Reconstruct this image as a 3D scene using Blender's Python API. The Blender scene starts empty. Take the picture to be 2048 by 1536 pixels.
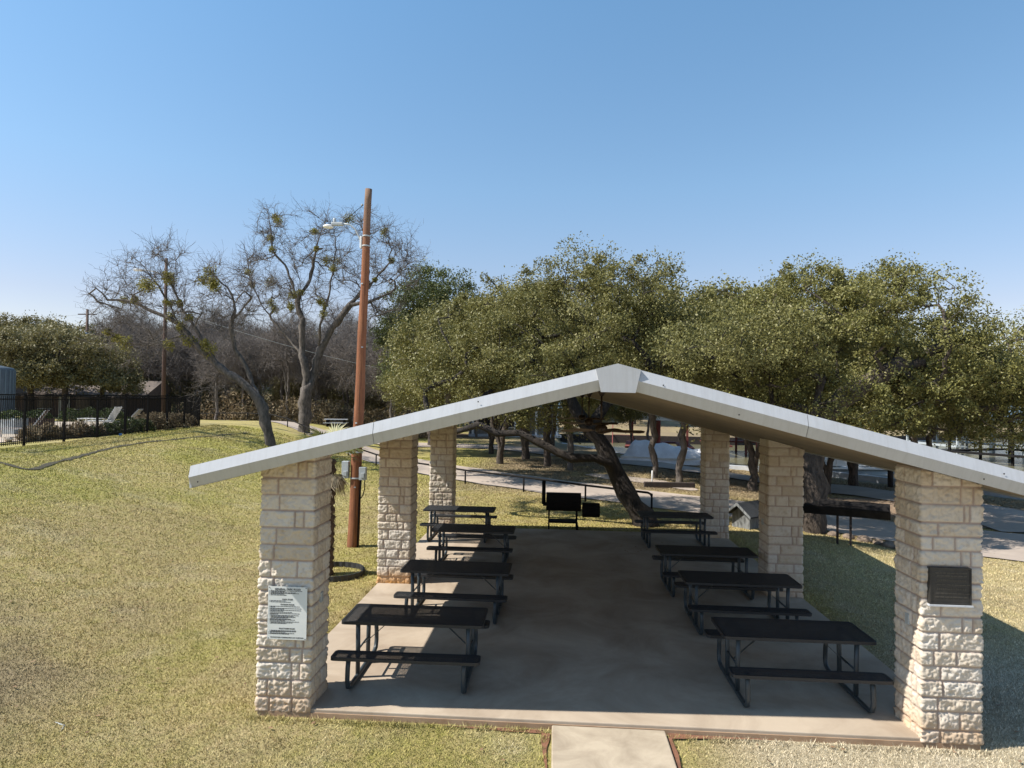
import bpy, math, random
import numpy as np
from mathutils import Vector, Matrix
random.seed(7); RS = np.random.RandomState(11)
S = bpy.context.scene; COL = S.collection

# ------------------------------------------------------------------ camera frame (used only to convert measured sight lines to world points)
F = 1327.26; CAM = np.array([3.4457, -7.6763, 3.6566]); PI_, YA, RO = 0.0228, 0.066, -0.0158
cy, sy, cp, sp, cr, sr = math.cos(YA), math.sin(YA), math.cos(PI_), math.sin(PI_), math.cos(RO), math.sin(RO)
RM = np.array([[cy,-sy,0],[sy,cy,0],[0,0,1]]) @ np.array([[1,0,0],[0,cp,-sp],[0,sp,cp]]) @ np.array([[cr,0,sr],[0,1,0],[-sr,0,cr]])
def D(u, v, d):
    return CAM + RM @ np.array([(u-1024)/F, 1, -(v-768)/F]) * d
def Zp(u, v, z):
    r = RM @ np.array([(u-1024)/F, 1, -(v-768)/F]); return CAM + r*(z-CAM[2])/r[2]
def Yp(u, v, y):
    r = RM @ np.array([(u-1024)/F, 1, -(v-768)/F]); return CAM + r*(y-CAM[1])/r[1]
def sstep(a, b, x):
    t = np.clip((np.asarray(x, float)-a)/(b-a), 0, 1); return t*t*(3-2*t)

# ------------------------------------------------------------------ noise
def hsh(ix, iy, iz, seed):
    n = (ix.astype(np.int64)*374761393 + iy.astype(np.int64)*668265263 + iz.astype(np.int64)*2147483647 + seed*974711) & 0xffffffff
    n = ((n ^ (n >> 13))*1274126177) & 0xffffffff
    return ((n ^ (n >> 16)) & 0xffff)/65535.0
def vn(x, y, z=None, seed=0):
    x = np.asarray(x, float); y = np.asarray(y, float); z = np.zeros_like(x) if z is None else np.asarray(z, float)
    fx, fy, fz = np.floor(x), np.floor(y), np.floor(z); tx, ty, tz = x-fx, y-fy, z-fz
    tx, ty, tz = tx*tx*(3-2*tx), ty*ty*(3-2*ty), tz*tz*(3-2*tz); o = 0
    for a in (0, 1):
        for b in (0, 1):
            for c in (0, 1):
                o = o + hsh(fx+a, fy+b, fz+c, seed)*(tx if a else 1-tx)*(ty if b else 1-ty)*(tz if c else 1-tz)
    return o
def fbm(x, y, z=None, seed=0, o=4):
    s, a, t = 0, 1, 0
    for k in range(o):
        s = s + a*vn(np.asarray(x)*2**k, np.asarray(y)*2**k, None if z is None else np.asarray(z)*2**k, seed+k); t += a; a *= .5
    return s/t

# ------------------------------------------------------------------ tags / objects
def tag(o, label=None, cat=None, group=None, kind=None):
    if label: o['label'] = label
    if cat: o['category'] = cat
    if group: o['group'] = group
    if kind: o['kind'] = kind
    return o
def link(name, me, m=None, parent=None):
    if m is not None:
        for mm in (m if isinstance(m, (list, tuple)) else [m]): me.materials.append(mm)
    o = bpy.data.objects.new(name, me); COL.objects.link(o)
    if parent is not None: o.parent = parent
    return o
def empty(name, loc=(0,0,0), rz=0):
    o = bpy.data.objects.new(name, None); COL.objects.link(o); o.location = Vector(loc); o.rotation_euler = (0,0,rz); o.empty_display_size = .2
    return o
KIDS = {}
def copy_tree(o, parent=None):
    c = o.copy(); COL.objects.link(c); c.parent = parent
    for ch in list(o.children): copy_tree(ch, c)
    return c
def np_mesh(name, V, Fq, attrs=None, smooth=False):
    V = np.asarray(V, np.float32); Fq = np.asarray(Fq, np.int32); k = Fq.shape[1]
    me = bpy.data.meshes.new(name); me.vertices.add(len(V)); me.vertices.foreach_set('co', V.ravel())
    me.loops.add(Fq.size); me.loops.foreach_set('vertex_index', Fq.ravel())
    me.polygons.add(len(Fq)); me.polygons.foreach_set('loop_start', np.arange(0, Fq.size, k, dtype=np.int32))
    me.polygons.foreach_set('loop_total', np.full(len(Fq), k, np.int32))
    if smooth: me.polygons.foreach_set('use_smooth', np.ones(len(Fq), bool))
    for an, av in (attrs or {}).items():
        at = me.attributes.new(an, 'FLOAT', 'POINT'); at.data.foreach_set('value', np.asarray(av, np.float32).ravel())
    me.update(calc_edges=True); return me

class MB:
    def __init__(s): s.v = []; s.f = []; s.sm = []
    def add(s, vs, fs, sm=False):
        b = len(s.v); s.v += [tuple(map(float, p)) for p in vs]; s.f += [tuple(b+i for i in f) for f in fs]; s.sm += [sm]*len(fs); return s
    def box(s, c, size, rz=0, M=None):
        hx, hy, hz = size[0]/2, size[1]/2, size[2]/2; ca, sa = math.cos(rz), math.sin(rz); vs = []
        for x, y, z in ((-hx,-hy,-hz),(hx,-hy,-hz),(hx,hy,-hz),(-hx,hy,-hz),(-hx,-hy,hz),(hx,-hy,hz),(hx,hy,hz),(-hx,hy,hz)):
            if M is not None:
                p = M @ Vector((x, y, z)); vs.append((p[0]+c[0], p[1]+c[1], p[2]+c[2]))
            else: vs.append((x*ca-y*sa+c[0], x*sa+y*ca+c[1], z+c[2]))
        return s.add(vs, [(0,3,2,1),(4,5,6,7),(0,1,5,4),(1,2,6,5),(2,3,7,6),(3,0,4,7)])
    def bar(s, a, b, w, h):
        a = Vector(a); b = Vector(b); d = b-a; L = d.length
        q = d.to_track_quat('X', 'Z').to_matrix()
        return s.box((a+b)/2, (L, w, h), M=q)
    def tube(s, pts, rad, n=8, cap=True):
        pts = [Vector(p) for p in pts]; N = len(pts)
        if not hasattr(rad, '__len__'): rad = [rad]*N
        vs = []; up = Vector((0.13, 0.21, 1)).normalized(); prev = None
        for i, p in enumerate(pts):
            t = (pts[min(i+1, N-1)]-pts[max(i-1, 0)])
            t = t.normalized() if t.length > 1e-9 else Vector((0,0,1))
            if prev is None:
                r = t.cross(up); r = t.cross(Vector((1,0,0))) if r.length < 1e-3 else r
            else: r = prev - t*prev.dot(t)
            if r.length < 1e-6: r = t.orthogonal()
            r.normalize(); prev = r; q = t.cross(r)
            for k in range(n):
                a = 2*math.pi*k/n; vs.append(p + (r*math.cos(a)+q*math.sin(a))*rad[i])
        fs = [(i*n+k, i*n+(k+1)%n, (i+1)*n+(k+1)%n, (i+1)*n+k) for i in range(N-1) for k in range(n)]
        s.add(vs, fs, True)
        if cap and n > 2:
            b = len(s.v)-len(vs); s.f.append(tuple(b+k for k in range(n))[::-1]); s.f.append(tuple(b+(N-1)*n+k for k in range(n))); s.sm += [False, False]
        return s
    def lathe(s, prof, c=(0,0,0), n=16):
        vs = [(c[0]+r*math.cos(2*math.pi*k/n), c[1]+r*math.sin(2*math.pi*k/n), c[2]+z) for r, z in prof for k in range(n)]
        return s.add(vs, [(i*n+k, i*n+(k+1)%n, (i+1)*n+(k+1)%n, (i+1)*n+k) for i in range(len(prof)-1) for k in range(n)], True)
    def prism(s, poly, axis, a, b):
        # poly in the two other axes, extruded along axis from a to b
        def P(p, t):
            return {'x': (t, p[0], p[1]), 'y': (p[0], t, p[1]), 'z': (p[0], p[1], t)}[axis]
        n = len(poly); vs = [P(p, a) for p in poly]+[P(p, b) for p in poly]
        return s.add(vs, [tuple(range(n))[::-1], tuple(range(n, 2*n))]+[(i, (i+1)%n, n+(i+1)%n, n+i) for i in range(n)])
    def mesh(s, name):
        me = bpy.data.meshes.new(name); me.from_pydata(s.v, [], s.f); me.polygons.foreach_set('use_smooth', s.sm); me.update()
        import bmesh
        bm = bmesh.new(); bm.from_mesh(me); bmesh.ops.recalc_face_normals(bm, faces=bm.faces); bm.to_mesh(me); bm.free()
        return me
    def build(s, name, m, parent=None, bevel=0):
        o = link(name, s.mesh(name), m, parent)
        if bevel:
            b = o.modifiers.new('b', 'BEVEL'); b.width = bevel; b.segments = 2; b.limit_method = 'ANGLE'
        return o

# ------------------------------------------------------------------ materials
def nt(name):
    m = bpy.data.materials.new(name); m.use_nodes = True; t = m.node_tree
    return m, t, t.nodes['Principled BSDF']
def N(t, typ, **kw):
    n = t.nodes.new(typ)
    for k, v in kw.items():
        if k in n.inputs.keys() if isinstance(k, str) else False: n.inputs[k].default_value = v
        else: setattr(n, k, v)
    return n
def noise(t, scale, detail=4, rough=.55, co=None, dist=0):
    n = t.nodes.new('ShaderNodeTexNoise'); n.inputs['Scale'].default_value = scale; n.inputs['Detail'].default_value = detail
    n.inputs['Roughness'].default_value = rough; n.inputs['Distortion'].default_value = dist
    if co is None: co = t.nodes.new('ShaderNodeTexCoord').outputs['Object']
    t.links.new(co, n.inputs['Vector']); return n.outputs['Fac']
def ramp(t, fac, stops):
    r = t.nodes.new('ShaderNodeValToRGB'); t.links.new(fac, r.inputs['Fac']); e = r.color_ramp.elements
    e[0].position, e[0].color = stops[0][0], (*stops[0][1], 1); e[1].position, e[1].color = stops[-1][0], (*stops[-1][1], 1)
    for p, c in stops[1:-1]: x = e.new(p); x.color = (*c, 1)
    return r.outputs['Color']
def mix(t, fac, a, b, blend='MIX'):
    n = t.nodes.new('ShaderNodeMix'); n.data_type = 'RGBA'; n.blend_type = blend
    for s_, x in ((n.inputs['Factor'], fac), (n.inputs['A'], a), (n.inputs['B'], b)):
        if hasattr(x, 'is_output'): t.links.new(x, s_)
        elif isinstance(x, (int, float)): s_.default_value = x
        else: s_.default_value = (*x, 1)
    return n.outputs['Result']
def mth(t, op, a, b=0., c=None, clamp=False):
    n = t.nodes.new('ShaderNodeMath'); n.operation = op; n.use_clamp = clamp
    for i, x in enumerate((a, b) if c is None else (a, b, c)):
        if hasattr(x, 'is_output'): t.links.new(x, n.inputs[i])
        else: n.inputs[i].default_value = x
    return n.outputs[0]
def attr(t, name):
    n = t.nodes.new('ShaderNodeAttribute'); n.attribute_name = name; return n.outputs['Fac']
def bump(t, b, h, strength=.4, dist=.01):
    n = t.nodes.new('ShaderNodeBump'); n.inputs['Strength'].default_value = strength; n.inputs['Distance'].default_value = dist
    t.links.new(h, n.inputs['Height']); t.links.new(n.outputs['Normal'], b.inputs['Normal'])
def pm(name, c1, c2=None, scale=6, rough=.7, bmp=0, bs=None, metal=0, spec=None, dist=.01, streak=None):
    m, t, b = nt(name); c2 = c2 or tuple(x*.8 for x in c1)
    co = t.nodes.new('ShaderNodeTexCoord').outputs['Object']
    if streak:
        mp = t.nodes.new('ShaderNodeMapping'); mp.inputs['Scale'].default_value = streak; t.links.new(co, mp.inputs['Vector']); co = mp.outputs['Vector']
    f = noise(t, scale, 5, .6, co)
    t.links.new(ramp(t, f, [(.33, c2), (.67, c1)]), b.inputs['Base Color'])
    b.inputs['Roughness'].default_value = rough; b.inputs['Metallic'].default_value = metal
    if spec is not None: b.inputs['Specular IOR Level'].default_value = spec
    if bmp: bump(t, b, noise(t, bs or scale*4, 4, .6, co), bmp, dist)
    return m

def grass_mat(name, blade):
    m, t, b = nt(name); g = attr(t, 'gr'); p = attr(t, 'pl'); d = attr(t, 'dk')
    co = t.nodes.new('ShaderNodeTexCoord').outputs['Object']
    if blade: r = attr(t, 'rnd')
    else: r = noise(t, 34, 4, .75, co)
    n2 = noise(t, 3.1, 4, .65, co)
    gg = mth(t, 'ADD', g, mth(t, 'MULTIPLY', mth(t, 'SUBTRACT', n2, .5), 1.3), clamp=True)
    n9 = noise(t, 11, 4, .7, co); gg = mth(t, 'ADD', gg, mth(t, 'MULTIPLY', mth(t, 'SUBTRACT', n9, .5), 1.5), clamp=True)
    straw = mix(t, r, (.25, .19, .075), (.74, .59, .29)); green = mix(t, r, (.16, .17, .033), (.54, .49, .13))
    c = mix(t, gg, straw, green)
    pale = mix(t, r, (.26, .225, .155), (.88, .78, .60)); c = mix(t, p, c, pale)
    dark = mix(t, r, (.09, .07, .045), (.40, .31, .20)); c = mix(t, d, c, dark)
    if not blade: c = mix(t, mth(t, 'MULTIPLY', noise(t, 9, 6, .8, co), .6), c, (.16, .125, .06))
    t.links.new(c, b.inputs['Base Color']); b.inputs['Roughness'].default_value = .85; b.inputs['Specular IOR Level'].default_value = .2
    if not blade:
        vo = noise(t, 55, 3, .7, co); bump(t, b, vo, .9, .03)
    return m
def leaf_mat(name, a, bcol, c3, rough=.5, tr=.25):
    m, t, b = nt(name); r = attr(t, 'rnd')
    col = ramp(t, r, [(.0, a), (.45, bcol), (.8, bcol), (1., c3)])
    t.links.new(col, b.inputs['Base Color']); b.inputs['Roughness'].default_value = rough; b.inputs['Specular IOR Level'].default_value = .4
    tl = t.nodes.new('ShaderNodeBsdfTranslucent'); t.links.new(col, tl.inputs['Color'])
    ms = t.nodes.new('ShaderNodeMixShader'); ms.inputs[0].default_value = tr
    t.links.new(b.outputs[0], ms.inputs[1]); t.links.new(tl.outputs[0], ms.inputs[2])
    t.links.new(ms.outputs[0], t.nodes['Material Output'].inputs['Surface']); return m
def stone_mat():
    m, t, b = nt('limestone'); ti = attr(t, 'tint'); mo = attr(t, 'mortar'); st = attr(t, 'stain')
    co = t.nodes.new('ShaderNodeTexCoord').outputs['Object']
    c = ramp(t, ti, [(0, (.52, .44, .345)), (.4, (.60, .53, .44)), (.7, (.63, .575, .50)), (1, (.59, .55, .50))])
    n1 = noise(t, 9, 6, .65, co); c = mix(t, mth(t, 'MULTIPLY', ramp(t, n1, [(.52, (0,0,0)), (.72, (1,1,1))]), .55), c, (.40, .285, .17))
    n2 = noise(t, 60, 4, .7, co); c = mix(t, mth(t, 'MULTIPLY', n2, .3), c, (.40, .34, .26))
    c = mix(t, mo, c, (.37, .285, .24)); c = mix(t, mth(t, 'MULTIPLY', st, mth(t, 'ADD', n1, .2)), c, (.52, .27, .09))
    t.links.new(c, b.inputs['Base Color']); b.inputs['Roughness'].default_value = .9; b.inputs['Specular IOR Level'].default_value = .15
    bump(t, b, noise(t, 90, 5, .7, co), .5, .006); return m
def concrete_mat(name, base, dirt, scale=.9):
    m, t, b = nt(name); co = t.nodes.new('ShaderNodeTexCoord').outputs['Object']
    n1 = noise(t, scale, 6, .65, co, .6); n2 = noise(t, 7, 5, .6, co); n3 = noise(t, 130, 3, .7, co)
    c = ramp(t, n1, [(.3, dirt), (.62, base)]); c = mix(t, mth(t, 'MULTIPLY', n2, .35), c, tuple(x*.72 for x in base))
    c = mix(t, mth(t, 'MULTIPLY', n3, .25), c, tuple(x*.6 for x in base))
    t.links.new(c, b.inputs['Base Color']); b.inputs['Roughness'].default_value = .8; bump(t, b, n3, .25, .003); return m

M = {}
M['grass'] = grass_mat('lawn', False); M['blade'] = grass_mat('grass_blades', True)
M['stone'] = stone_mat()
M['slab'] = concrete_mat('slab_concrete', (.45, .372, .285), (.25, .185, .13))
M['walk'] = concrete_mat('walk_concrete', (.46, .39, .295), (.25, .20, .145), 2.2)
M['edge'] = concrete_mat('slab_edge', (.40, .27, .17), (.26, .15, .08), 3)
m, t, b = nt('fascia_paint'); co = t.nodes.new('ShaderNodeTexCoord').outputs['Object']
mp = t.nodes.new('ShaderNodeMapping'); mp.inputs['Scale'].default_value = (14, 2, 1.2); t.links.new(co, mp.inputs['Vector'])
c = mix(t, mth(t, 'MULTIPLY', ramp(t, noise(t, 1.6, 6, .7, mp.outputs['Vector']), [(.45, (0,0,0)), (.8, (1,1,1))]), .5), (.42, .435, .46), (.31, .31, .315))
c = mix(t, mth(t, 'MULTIPLY', ramp(t, noise(t, 1.3, 5, .7, co), [(.5, (0,0,0)), (.75, (1,1,1))]), .35), c, (.33, .33, .335)); t.links.new(c, b.inputs['Base Color']); b.inputs['Roughness'].default_value = .42
bump(t, b, noise(t, 2.2, 3, .5, co), .25, .012); M['fascia'] = m
M['soffit'] = pm('soffit_panel', (.23, .18, .125), (.185, .145, .10), 1.2, .85)
M['roof'] = pm('roof_metal', (.5, .5, .5), None, 3, .5)
M['table'] = pm('table_plastic_coating', (.022, .024, .028), (.014, .016, .019), 14, .5, .1, 60)
M['tube'] = pm('table_tube', (.038, .05, .058), (.026, .036, .042), 9, .42, .05, 60)
M['iron'] = pm('black_iron', (.014, .0125, .012), (.009, .008, .008), 8, .85, .3, 60, spec=.15)
M['rust'] = pm('rusty_iron', (.035, .02, .015), (.012, .01, .009), 8, .8, .4, 60)

def polemat():
    m, t, b = nt('treated_pole_wood'); co = t.nodes.new('ShaderNodeTexCoord').outputs['Object']
    def sc(v):
        mp = t.nodes.new('ShaderNodeMapping'); mp.inputs['Scale'].default_value = v; t.links.new(co, mp.inputs['Vector']); return mp.outputs['Vector']
    n1 = noise(t, 5, 6, .7, sc((9, 9, .3))); n2 = noise(t, 26, 4, .7, sc((6, 6, .25))); n3 = noise(t, 1.1, 4, .6, co)
    c = ramp(t, n1, [(.3, (.10, .034, .018)), (.5, (.29, .10, .036)), (.72, (.43, .19, .08))]); c = mix(t, mth(t, 'MULTIPLY', n2, .6), c, (.07, .032, .02))
    sx = t.nodes.new('ShaderNodeSeparateXYZ'); t.links.new(co, sx.inputs[0]); f = mth(t, 'ADD', mth(t, 'MULTIPLY', mth(t, 'SUBTRACT', sx.outputs[2], 7.4), .75), mth(t, 'MULTIPLY', mth(t, 'SUBTRACT', n3, .5), 1.6), clamp=True)
    c = mix(t, mth(t, 'MULTIPLY', f, .75), c, (.17, .12, .085)); t.links.new(c, b.inputs['Base Color']); b.inputs['Roughness'].default_value = .85; bump(t, b, n2, .9, .015); return m
M['pole'] = polemat()
M['poletop'] = pm('weathered_pole_wood', (.30, .22, .16), (.13, .10, .08), 5, .9, .6, 10, streak=(8, 8, .5))
M['pole2'] = pm('old_pole_wood', (.10, .055, .04), (.05, .032, .025), 5, .85, .5, 10, streak=(8, 8, .35))
M['galv'] = pm('grey_enamel', (.42, .45, .46), (.34, .37, .38), 4, .45, .05, 30)
M['white'] = pm('white_paint', (.78, .78, .76), (.70, .70, .68), 3, .5, .03, 20)
M['sign'] = pm('sign_enamel', (.66, .68, .67), (.60, .62, .61), 3, .4)
M['ink'] = pm('sign_ink', (.035, .035, .04), None, 5, .6)
M['bronze'] = pm('dark_bronze', (.045, .042, .038), (.028, .027, .026), 12, .5, .4, 70, metal=.3)
M['bronze2'] = pm('worn_bronze', (.075, .07, .062), None, 12, .45, metal=.4)
M['bark'] = pm('oak_bark', (.115, .09, .072), (.03, .024, .02), 5, .95, 1., 16, dist=.04, streak=(2.2, 2.2, .7))
M['barkg'] = pm('grey_bark', (.17, .145, .125), (.05, .043, .038), 4, .95, 1., 14, dist=.03, streak=(2, 2, .7))
M['barkw'] = pm('wood_bark', (.19, .165, .145), (.095, .08, .072), 3, .95, .5, 10, streak=(2, 2, .7))
M['leafA'] = leaf_mat('oak_leaf', (.06, .065, .02), (.19, .178, .056), (.35, .31, .15), .55)
M['leafB'] = leaf_mat('oak_leaf_yellow', (.07, .072, .023), (.21, .20, .06), (.38, .34, .16), .55)
M['leafC'] = leaf_mat('dark_leaf', (.04, .055, .02), (.11, .13, .04), (.2, .2, .08), .5)
M['leafD'] = leaf_mat('far_leaf', (.07, .065, .03), (.18, .16, .065), (.28, .24, .12), .6)
M['mist'] = leaf_mat('mistletoe_leaf', (.13, .125, .025), (.26, .24, .05), (.36, .31, .10), .6)
M['palm'] = leaf_mat('palm_leaf', (.09, .11, .025), (.20, .21, .05), (.36, .32, .13), .5)
M['drypalm'] = leaf_mat('dry_palm_leaf', (.22, .17, .11), (.35, .29, .2), (.45, .4, .3), .8)
M['bush'] = leaf_mat('shrub_leaf', (.03, .05, .015), (.06, .09, .02), (.11, .13, .04), .5)
M['drybush'] = leaf_mat('dry_shrub', (.12, .09, .05), (.26, .2, .12), (.42, .35, .22), .8)
M['asphalt'] = pm('worn_road', (.40, .335, .28), (.30, .25, .21), .7, .9, .4, 60)
M['litter'] = pm('leaf_litter', (.27, .19, .125), (.15, .105, .07), 4, .95, .8, 50)
M['dirt'] = pm('red_soil', (.23, .105, .06), (.13, .06, .035), 8, .95, .9, 60)
M['deck'] = pm('pool_deck', (.62, .53, .42), (.48, .40, .31), 1.5, .8, .2, 40)
M['seawall'] = pm('seawall_concrete', (.52, .54, .57), (.38, .40, .43), 2, .7, .2, 20)
M['red'] = pm('red_stain_timber', (.20, .045, .035), (.13, .03, .025), 4, .8)
M['tarp'] = pm('white_tarp', (.74, .74, .75), (.62, .62, .64), 2.5, .6, .8, 3, dist=.08)
M['bluemetal'] = pm('blue_metal_roof', (.10, .15, .19), (.08, .12, .155), 1, .5, 0)
M['brick'] = pm('brown_wall', (.10, .065, .05), (.07, .048, .04), 4, .9)
M['shingle'] = pm('brown_shingle', (.15, .12, .10), (.10, .08, .07), 3, .95)
M['darkshingle'] = pm('dark_shingle', (.03, .034, .038), (.02, .022, .025), 6, .9)
M['paleplank'] = pm('pale_plank', (.24, .25, .25), (.09, .095, .095), 4, .9, .4, 20, streak=(6, 6, .8))
M['glass'] = pm('window_glass', (.03, .035, .04), None, 2, .1)
M['rubber'] = pm('black_plastic_edging', (.03, .03, .032), None, 8, .6)
M['log'] = pm('creosote_log', (.045, .03, .025), (.02, .016, .014), 6, .9, .6, 20)
M['fanwood'] = pm('fan_blade_wood', (.16, .115, .08), (.10, .07, .05), 4, .6)
M['fanmetal'] = pm('fan_metal', (.045, .03, .024), None, 6, .45, metal=.4)
M['sling'] = pm('brown_sling', (.15, .10, .075), None, 6, .8)
M['blueplas'] = pm('blue_plastic', (.03, .16, .5), None, 6, .5)
M['rock'] = pm('field_rock', (.26, .20, .15), (.12, .09, .07), 5, .95, 1, 18, dist=.03)
m, t, b = nt('lake_water'); b.inputs['Base Color'].default_value = (.13, .12, .07, 1); b.inputs['Roughness'].default_value = .22; b.inputs['Specular IOR Level'].default_value = .3
bump(t, b, noise(t, 2.2, 3, .5), .12, .05); M['water'] = m

# ------------------------------------------------------------------ terrain
LAKE = np.array([(4.0, 52), (7.6, 43.2), (9.2, 38.6), (10.8, 36.2), (13.5, 34.2), (19, 31.6), (21.2, 28.4), (24.2, 24), (31, 16), (60, -5), (170, -20), (260, 120), (150, 130), (60, 84), (36, 66), (21.6, 60.5), (4, 61)])
def lake_sd(x, y):   # positive inside
    x = np.asarray(x, float); y = np.asarray(y, float); best = np.full(x.shape, 1e9); ins = np.zeros(x.shape, bool)
    n = len(LAKE)
    for i in range(n):
        x0, y0 = LAKE[i]; x1, y1 = LAKE[(i+1)%n]; dx, dy = x1-x0, y1-y0
        t_ = np.clip(((x-x0)*dx+(y-y0)*dy)/(dx*dx+dy*dy), 0, 1)
        best = np.minimum(best, np.hypot(x-x0-t_*dx, y-y0-t_*dy))
        if dy != 0:
            c = ((y0 > y) != (y1 > y)) & (x < dx*(y-y0)/dy+x0); ins ^= c
    return np.where(ins, best, -best)
def fence_x(y): return -15.2-.152*(np.asarray(y, float)-13.4)
def H(x, y):
    x = np.asarray(x, float); y = np.asarray(y, float)
    s = (x-fence_x(np.clip(y, -6, 60)))
    fy = sstep(-6, 8, y)
    far = 1-.45*sstep(38, 62, y)
    z = -.1+1.82*(1-sstep(.4, 12.5, s))*(.35+.65*fy)*far
    z = z-.32*sstep(9.2, 16, x)*(1-sstep(40, 70, y))
    z = z+.045*(fbm(x*.35, y*.35, seed=3, o=3)-.5)*sstep(1.5, 5, np.hypot(np.maximum(np.abs(x-4)-4, 0), np.maximum(np.abs(y-5.6)-5.6, 0)))*2
    hill = sstep(78, 150, y)*(6.5*(1-sstep(-10, 60, x))+2.2)
    z = z+hill+.03*np.maximum(y-62, 0)*(1-sstep(120, 160, y))*sstep(0, 8, x)*(1-sstep(60, 100, x))
    z = z+sstep(260, 420, y)*8*(1-.5*sstep(0, 200, x))
    sd = lake_sd(x, y)
    return z+( -2.0-z)*sstep(-.5, 1.0, sd)
def patches(x, y):
    x = np.asarray(x, float); y = np.asarray(y, float)
    g = .30+.50*sstep(.34, .66, fbm(x*.28+3, y*.22+9, seed=21, o=5))+.14*sstep(6, 16, y)
    g = g*(1-.6*sstep(4.5, 7.5, x))*(1-.45*sstep(11, 13, y)*sstep(-1, 3, x))
    br = sstep(.5, .8, fbm(x*.16+7, y*.13+2, seed=77, o=4))*.3
    p = sstep(4.6, 6, x)*(1-sstep(1, 5, y))*.85+sstep(-1.5, 1.5, x)*(1-sstep(4.4, 4.9, x))*(1-sstep(-.6, .4, y))*.3*sstep(.4, .7, fbm(x*2, y*2, seed=5))
    p = p+.30*sstep(8.3, 9, x)*(1-sstep(8, 14, y))
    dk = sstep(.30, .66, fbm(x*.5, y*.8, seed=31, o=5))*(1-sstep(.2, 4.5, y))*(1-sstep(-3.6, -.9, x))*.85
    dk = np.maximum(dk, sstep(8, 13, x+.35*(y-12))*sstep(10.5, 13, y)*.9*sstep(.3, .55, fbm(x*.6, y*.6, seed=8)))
    dk = np.maximum(dk, .97*sstep(16.5, 22, y)*sstep(-3, 1, x)*(.6+.4*sstep(.34, .55, fbm(x*.4, y*.5, seed=18))))  # tree shade put into the lawn colour under the grove, mixed with leaf litter
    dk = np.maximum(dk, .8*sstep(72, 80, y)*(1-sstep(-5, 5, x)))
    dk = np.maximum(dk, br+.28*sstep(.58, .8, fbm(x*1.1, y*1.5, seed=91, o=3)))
    p = p+.25*sstep(.6, .8, fbm(x*1.7+4, y*2.1, seed=55, o=3))
    return np.clip(g, 0, 1), np.clip(p, 0, 1), np.clip(dk, 0, 1)
def axis_(lo, a, b, hi, fine):
    mid = np.arange(a, b+fine/2, fine)
    def out(x0, x1):
        r = []; st = fine; x = x0
        while abs(x-x0) < abs(x1-x0): st *= 1.13; x += st*np.sign(x1-x0); r.append(x)
        return r
    return np.array(out(a, lo)[::-1]+list(mid)+out(b, hi))
gx = axis_(-900, -32, 34, 900, .45); gy = axis_(-60, -7, 62, 1600, .45)
X, Y = np.meshgrid(gx, gy); Zg = H(X, Y); nx, ny = len(gx), len(gy)
# the pavilion slab stands in the ground
idx = np.arange(nx*ny).reshape(ny, nx)
Fq = np.stack([idx[:-1,:-1], idx[:-1,1:], idx[1:,1:], idx[1:,:-1]], -1).reshape(-1, 4)
g_, p_, d_ = patches(X, Y)
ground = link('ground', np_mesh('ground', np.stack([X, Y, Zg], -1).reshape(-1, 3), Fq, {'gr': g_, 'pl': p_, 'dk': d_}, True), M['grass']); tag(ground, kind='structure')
tag(MB().add([(0,-30,-.62),(300,-30,-.62),(300,200,-.62),(0,200,-.62)], [(0,1,2,3)]).build('water', M['water']), kind='structure')

def drape(name, pts, widths, m, dz=.03, step=.5, nw=8, wob=.15, seed=0, **kw):
    P = [np.array(p, float) for p in pts]; out = []
    for i in range(len(P)-1):
        p0, p1, p2, p3 = P[max(i-1,0)], P[i], P[i+1], P[min(i+2, len(P)-1)]; n = max(2, int(np.linalg.norm(p2-p1)/step))
        for k in range(n):
            t_ = k/n; out.append((.5*((2*p1)+(-p0+p2)*t_+(2*p0-5*p1+4*p2-p3)*t_**2+(-p0+3*p1-3*p2+p3)*t_**3), widths[i]*(1-t_)+widths[i+1]*t_))
    out.append((P[-1], widths[-1])); C_ = np.array([o[0] for o in out]); W_ = np.array([o[1] for o in out])
    T_ = np.gradient(C_, axis=0); T_ /= np.linalg.norm(T_, axis=1)[:, None]; Nn = np.stack([-T_[:,1], T_[:,0]], 1)
    tt = np.linspace(-.5, .5, nw+1); wl = 1+wob*(vn(np.arange(len(C_))*.35, np.zeros(len(C_)), seed=seed)-.5)*2
    XY = C_[:,None,:]+Nn[:,None,:]*(tt[None,:,None]*(W_*wl)[:,None,None])
    zz = H(XY[...,0], XY[...,1])+dz; V = np.concatenate([XY, zz[...,None]], -1); a, b = V.shape[:2]; ii = np.arange(a*b).reshape(a, b)
    q = np.stack([ii[:-1,:-1], ii[1:,:-1], ii[1:,1:], ii[:-1,1:]], -1).reshape(-1, 4)
    return tag(link(name, np_mesh(name, V.reshape(-1,3), q, None, True), m), kind='structure')
drape('road', [(-60, 66), (-38, 56.5), (-26.5, 49.5), (-17.2, 43), (-8.6, 33.6), (-.4, 24.6), (5, 19.9), (9.6, 16.6), (14.5, 14), (20, 11.2), (30, 7)], [3.4, 3.4, 3.4, 3.6, 3.8, 3.8, 3.8, 4, 4.6, 5.2, 5.6], M['asphalt'], .035, wob=.05, seed=1)
drape('gravel_track', [(-13, 41.5), (-6.5, 44.5), (-.5, 42.8), (4.6, 37.5), (8.3, 33.2), (12.2, 29.2), (16, 26), (19.5, 21), (20, 15)], [5.5, 4.6, 4, 3.2, 3, 3, 3, 3.4, 4], M['asphalt'], .055, wob=.15, seed=2)
drape('gravel_patch', [(5.2, 26.5), (6.6, 25), (8, 23.6), (9.4, 21)], [.6, 2.2, 2.0, .4], M['asphalt'], .03, wob=.3, seed=4)
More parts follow.
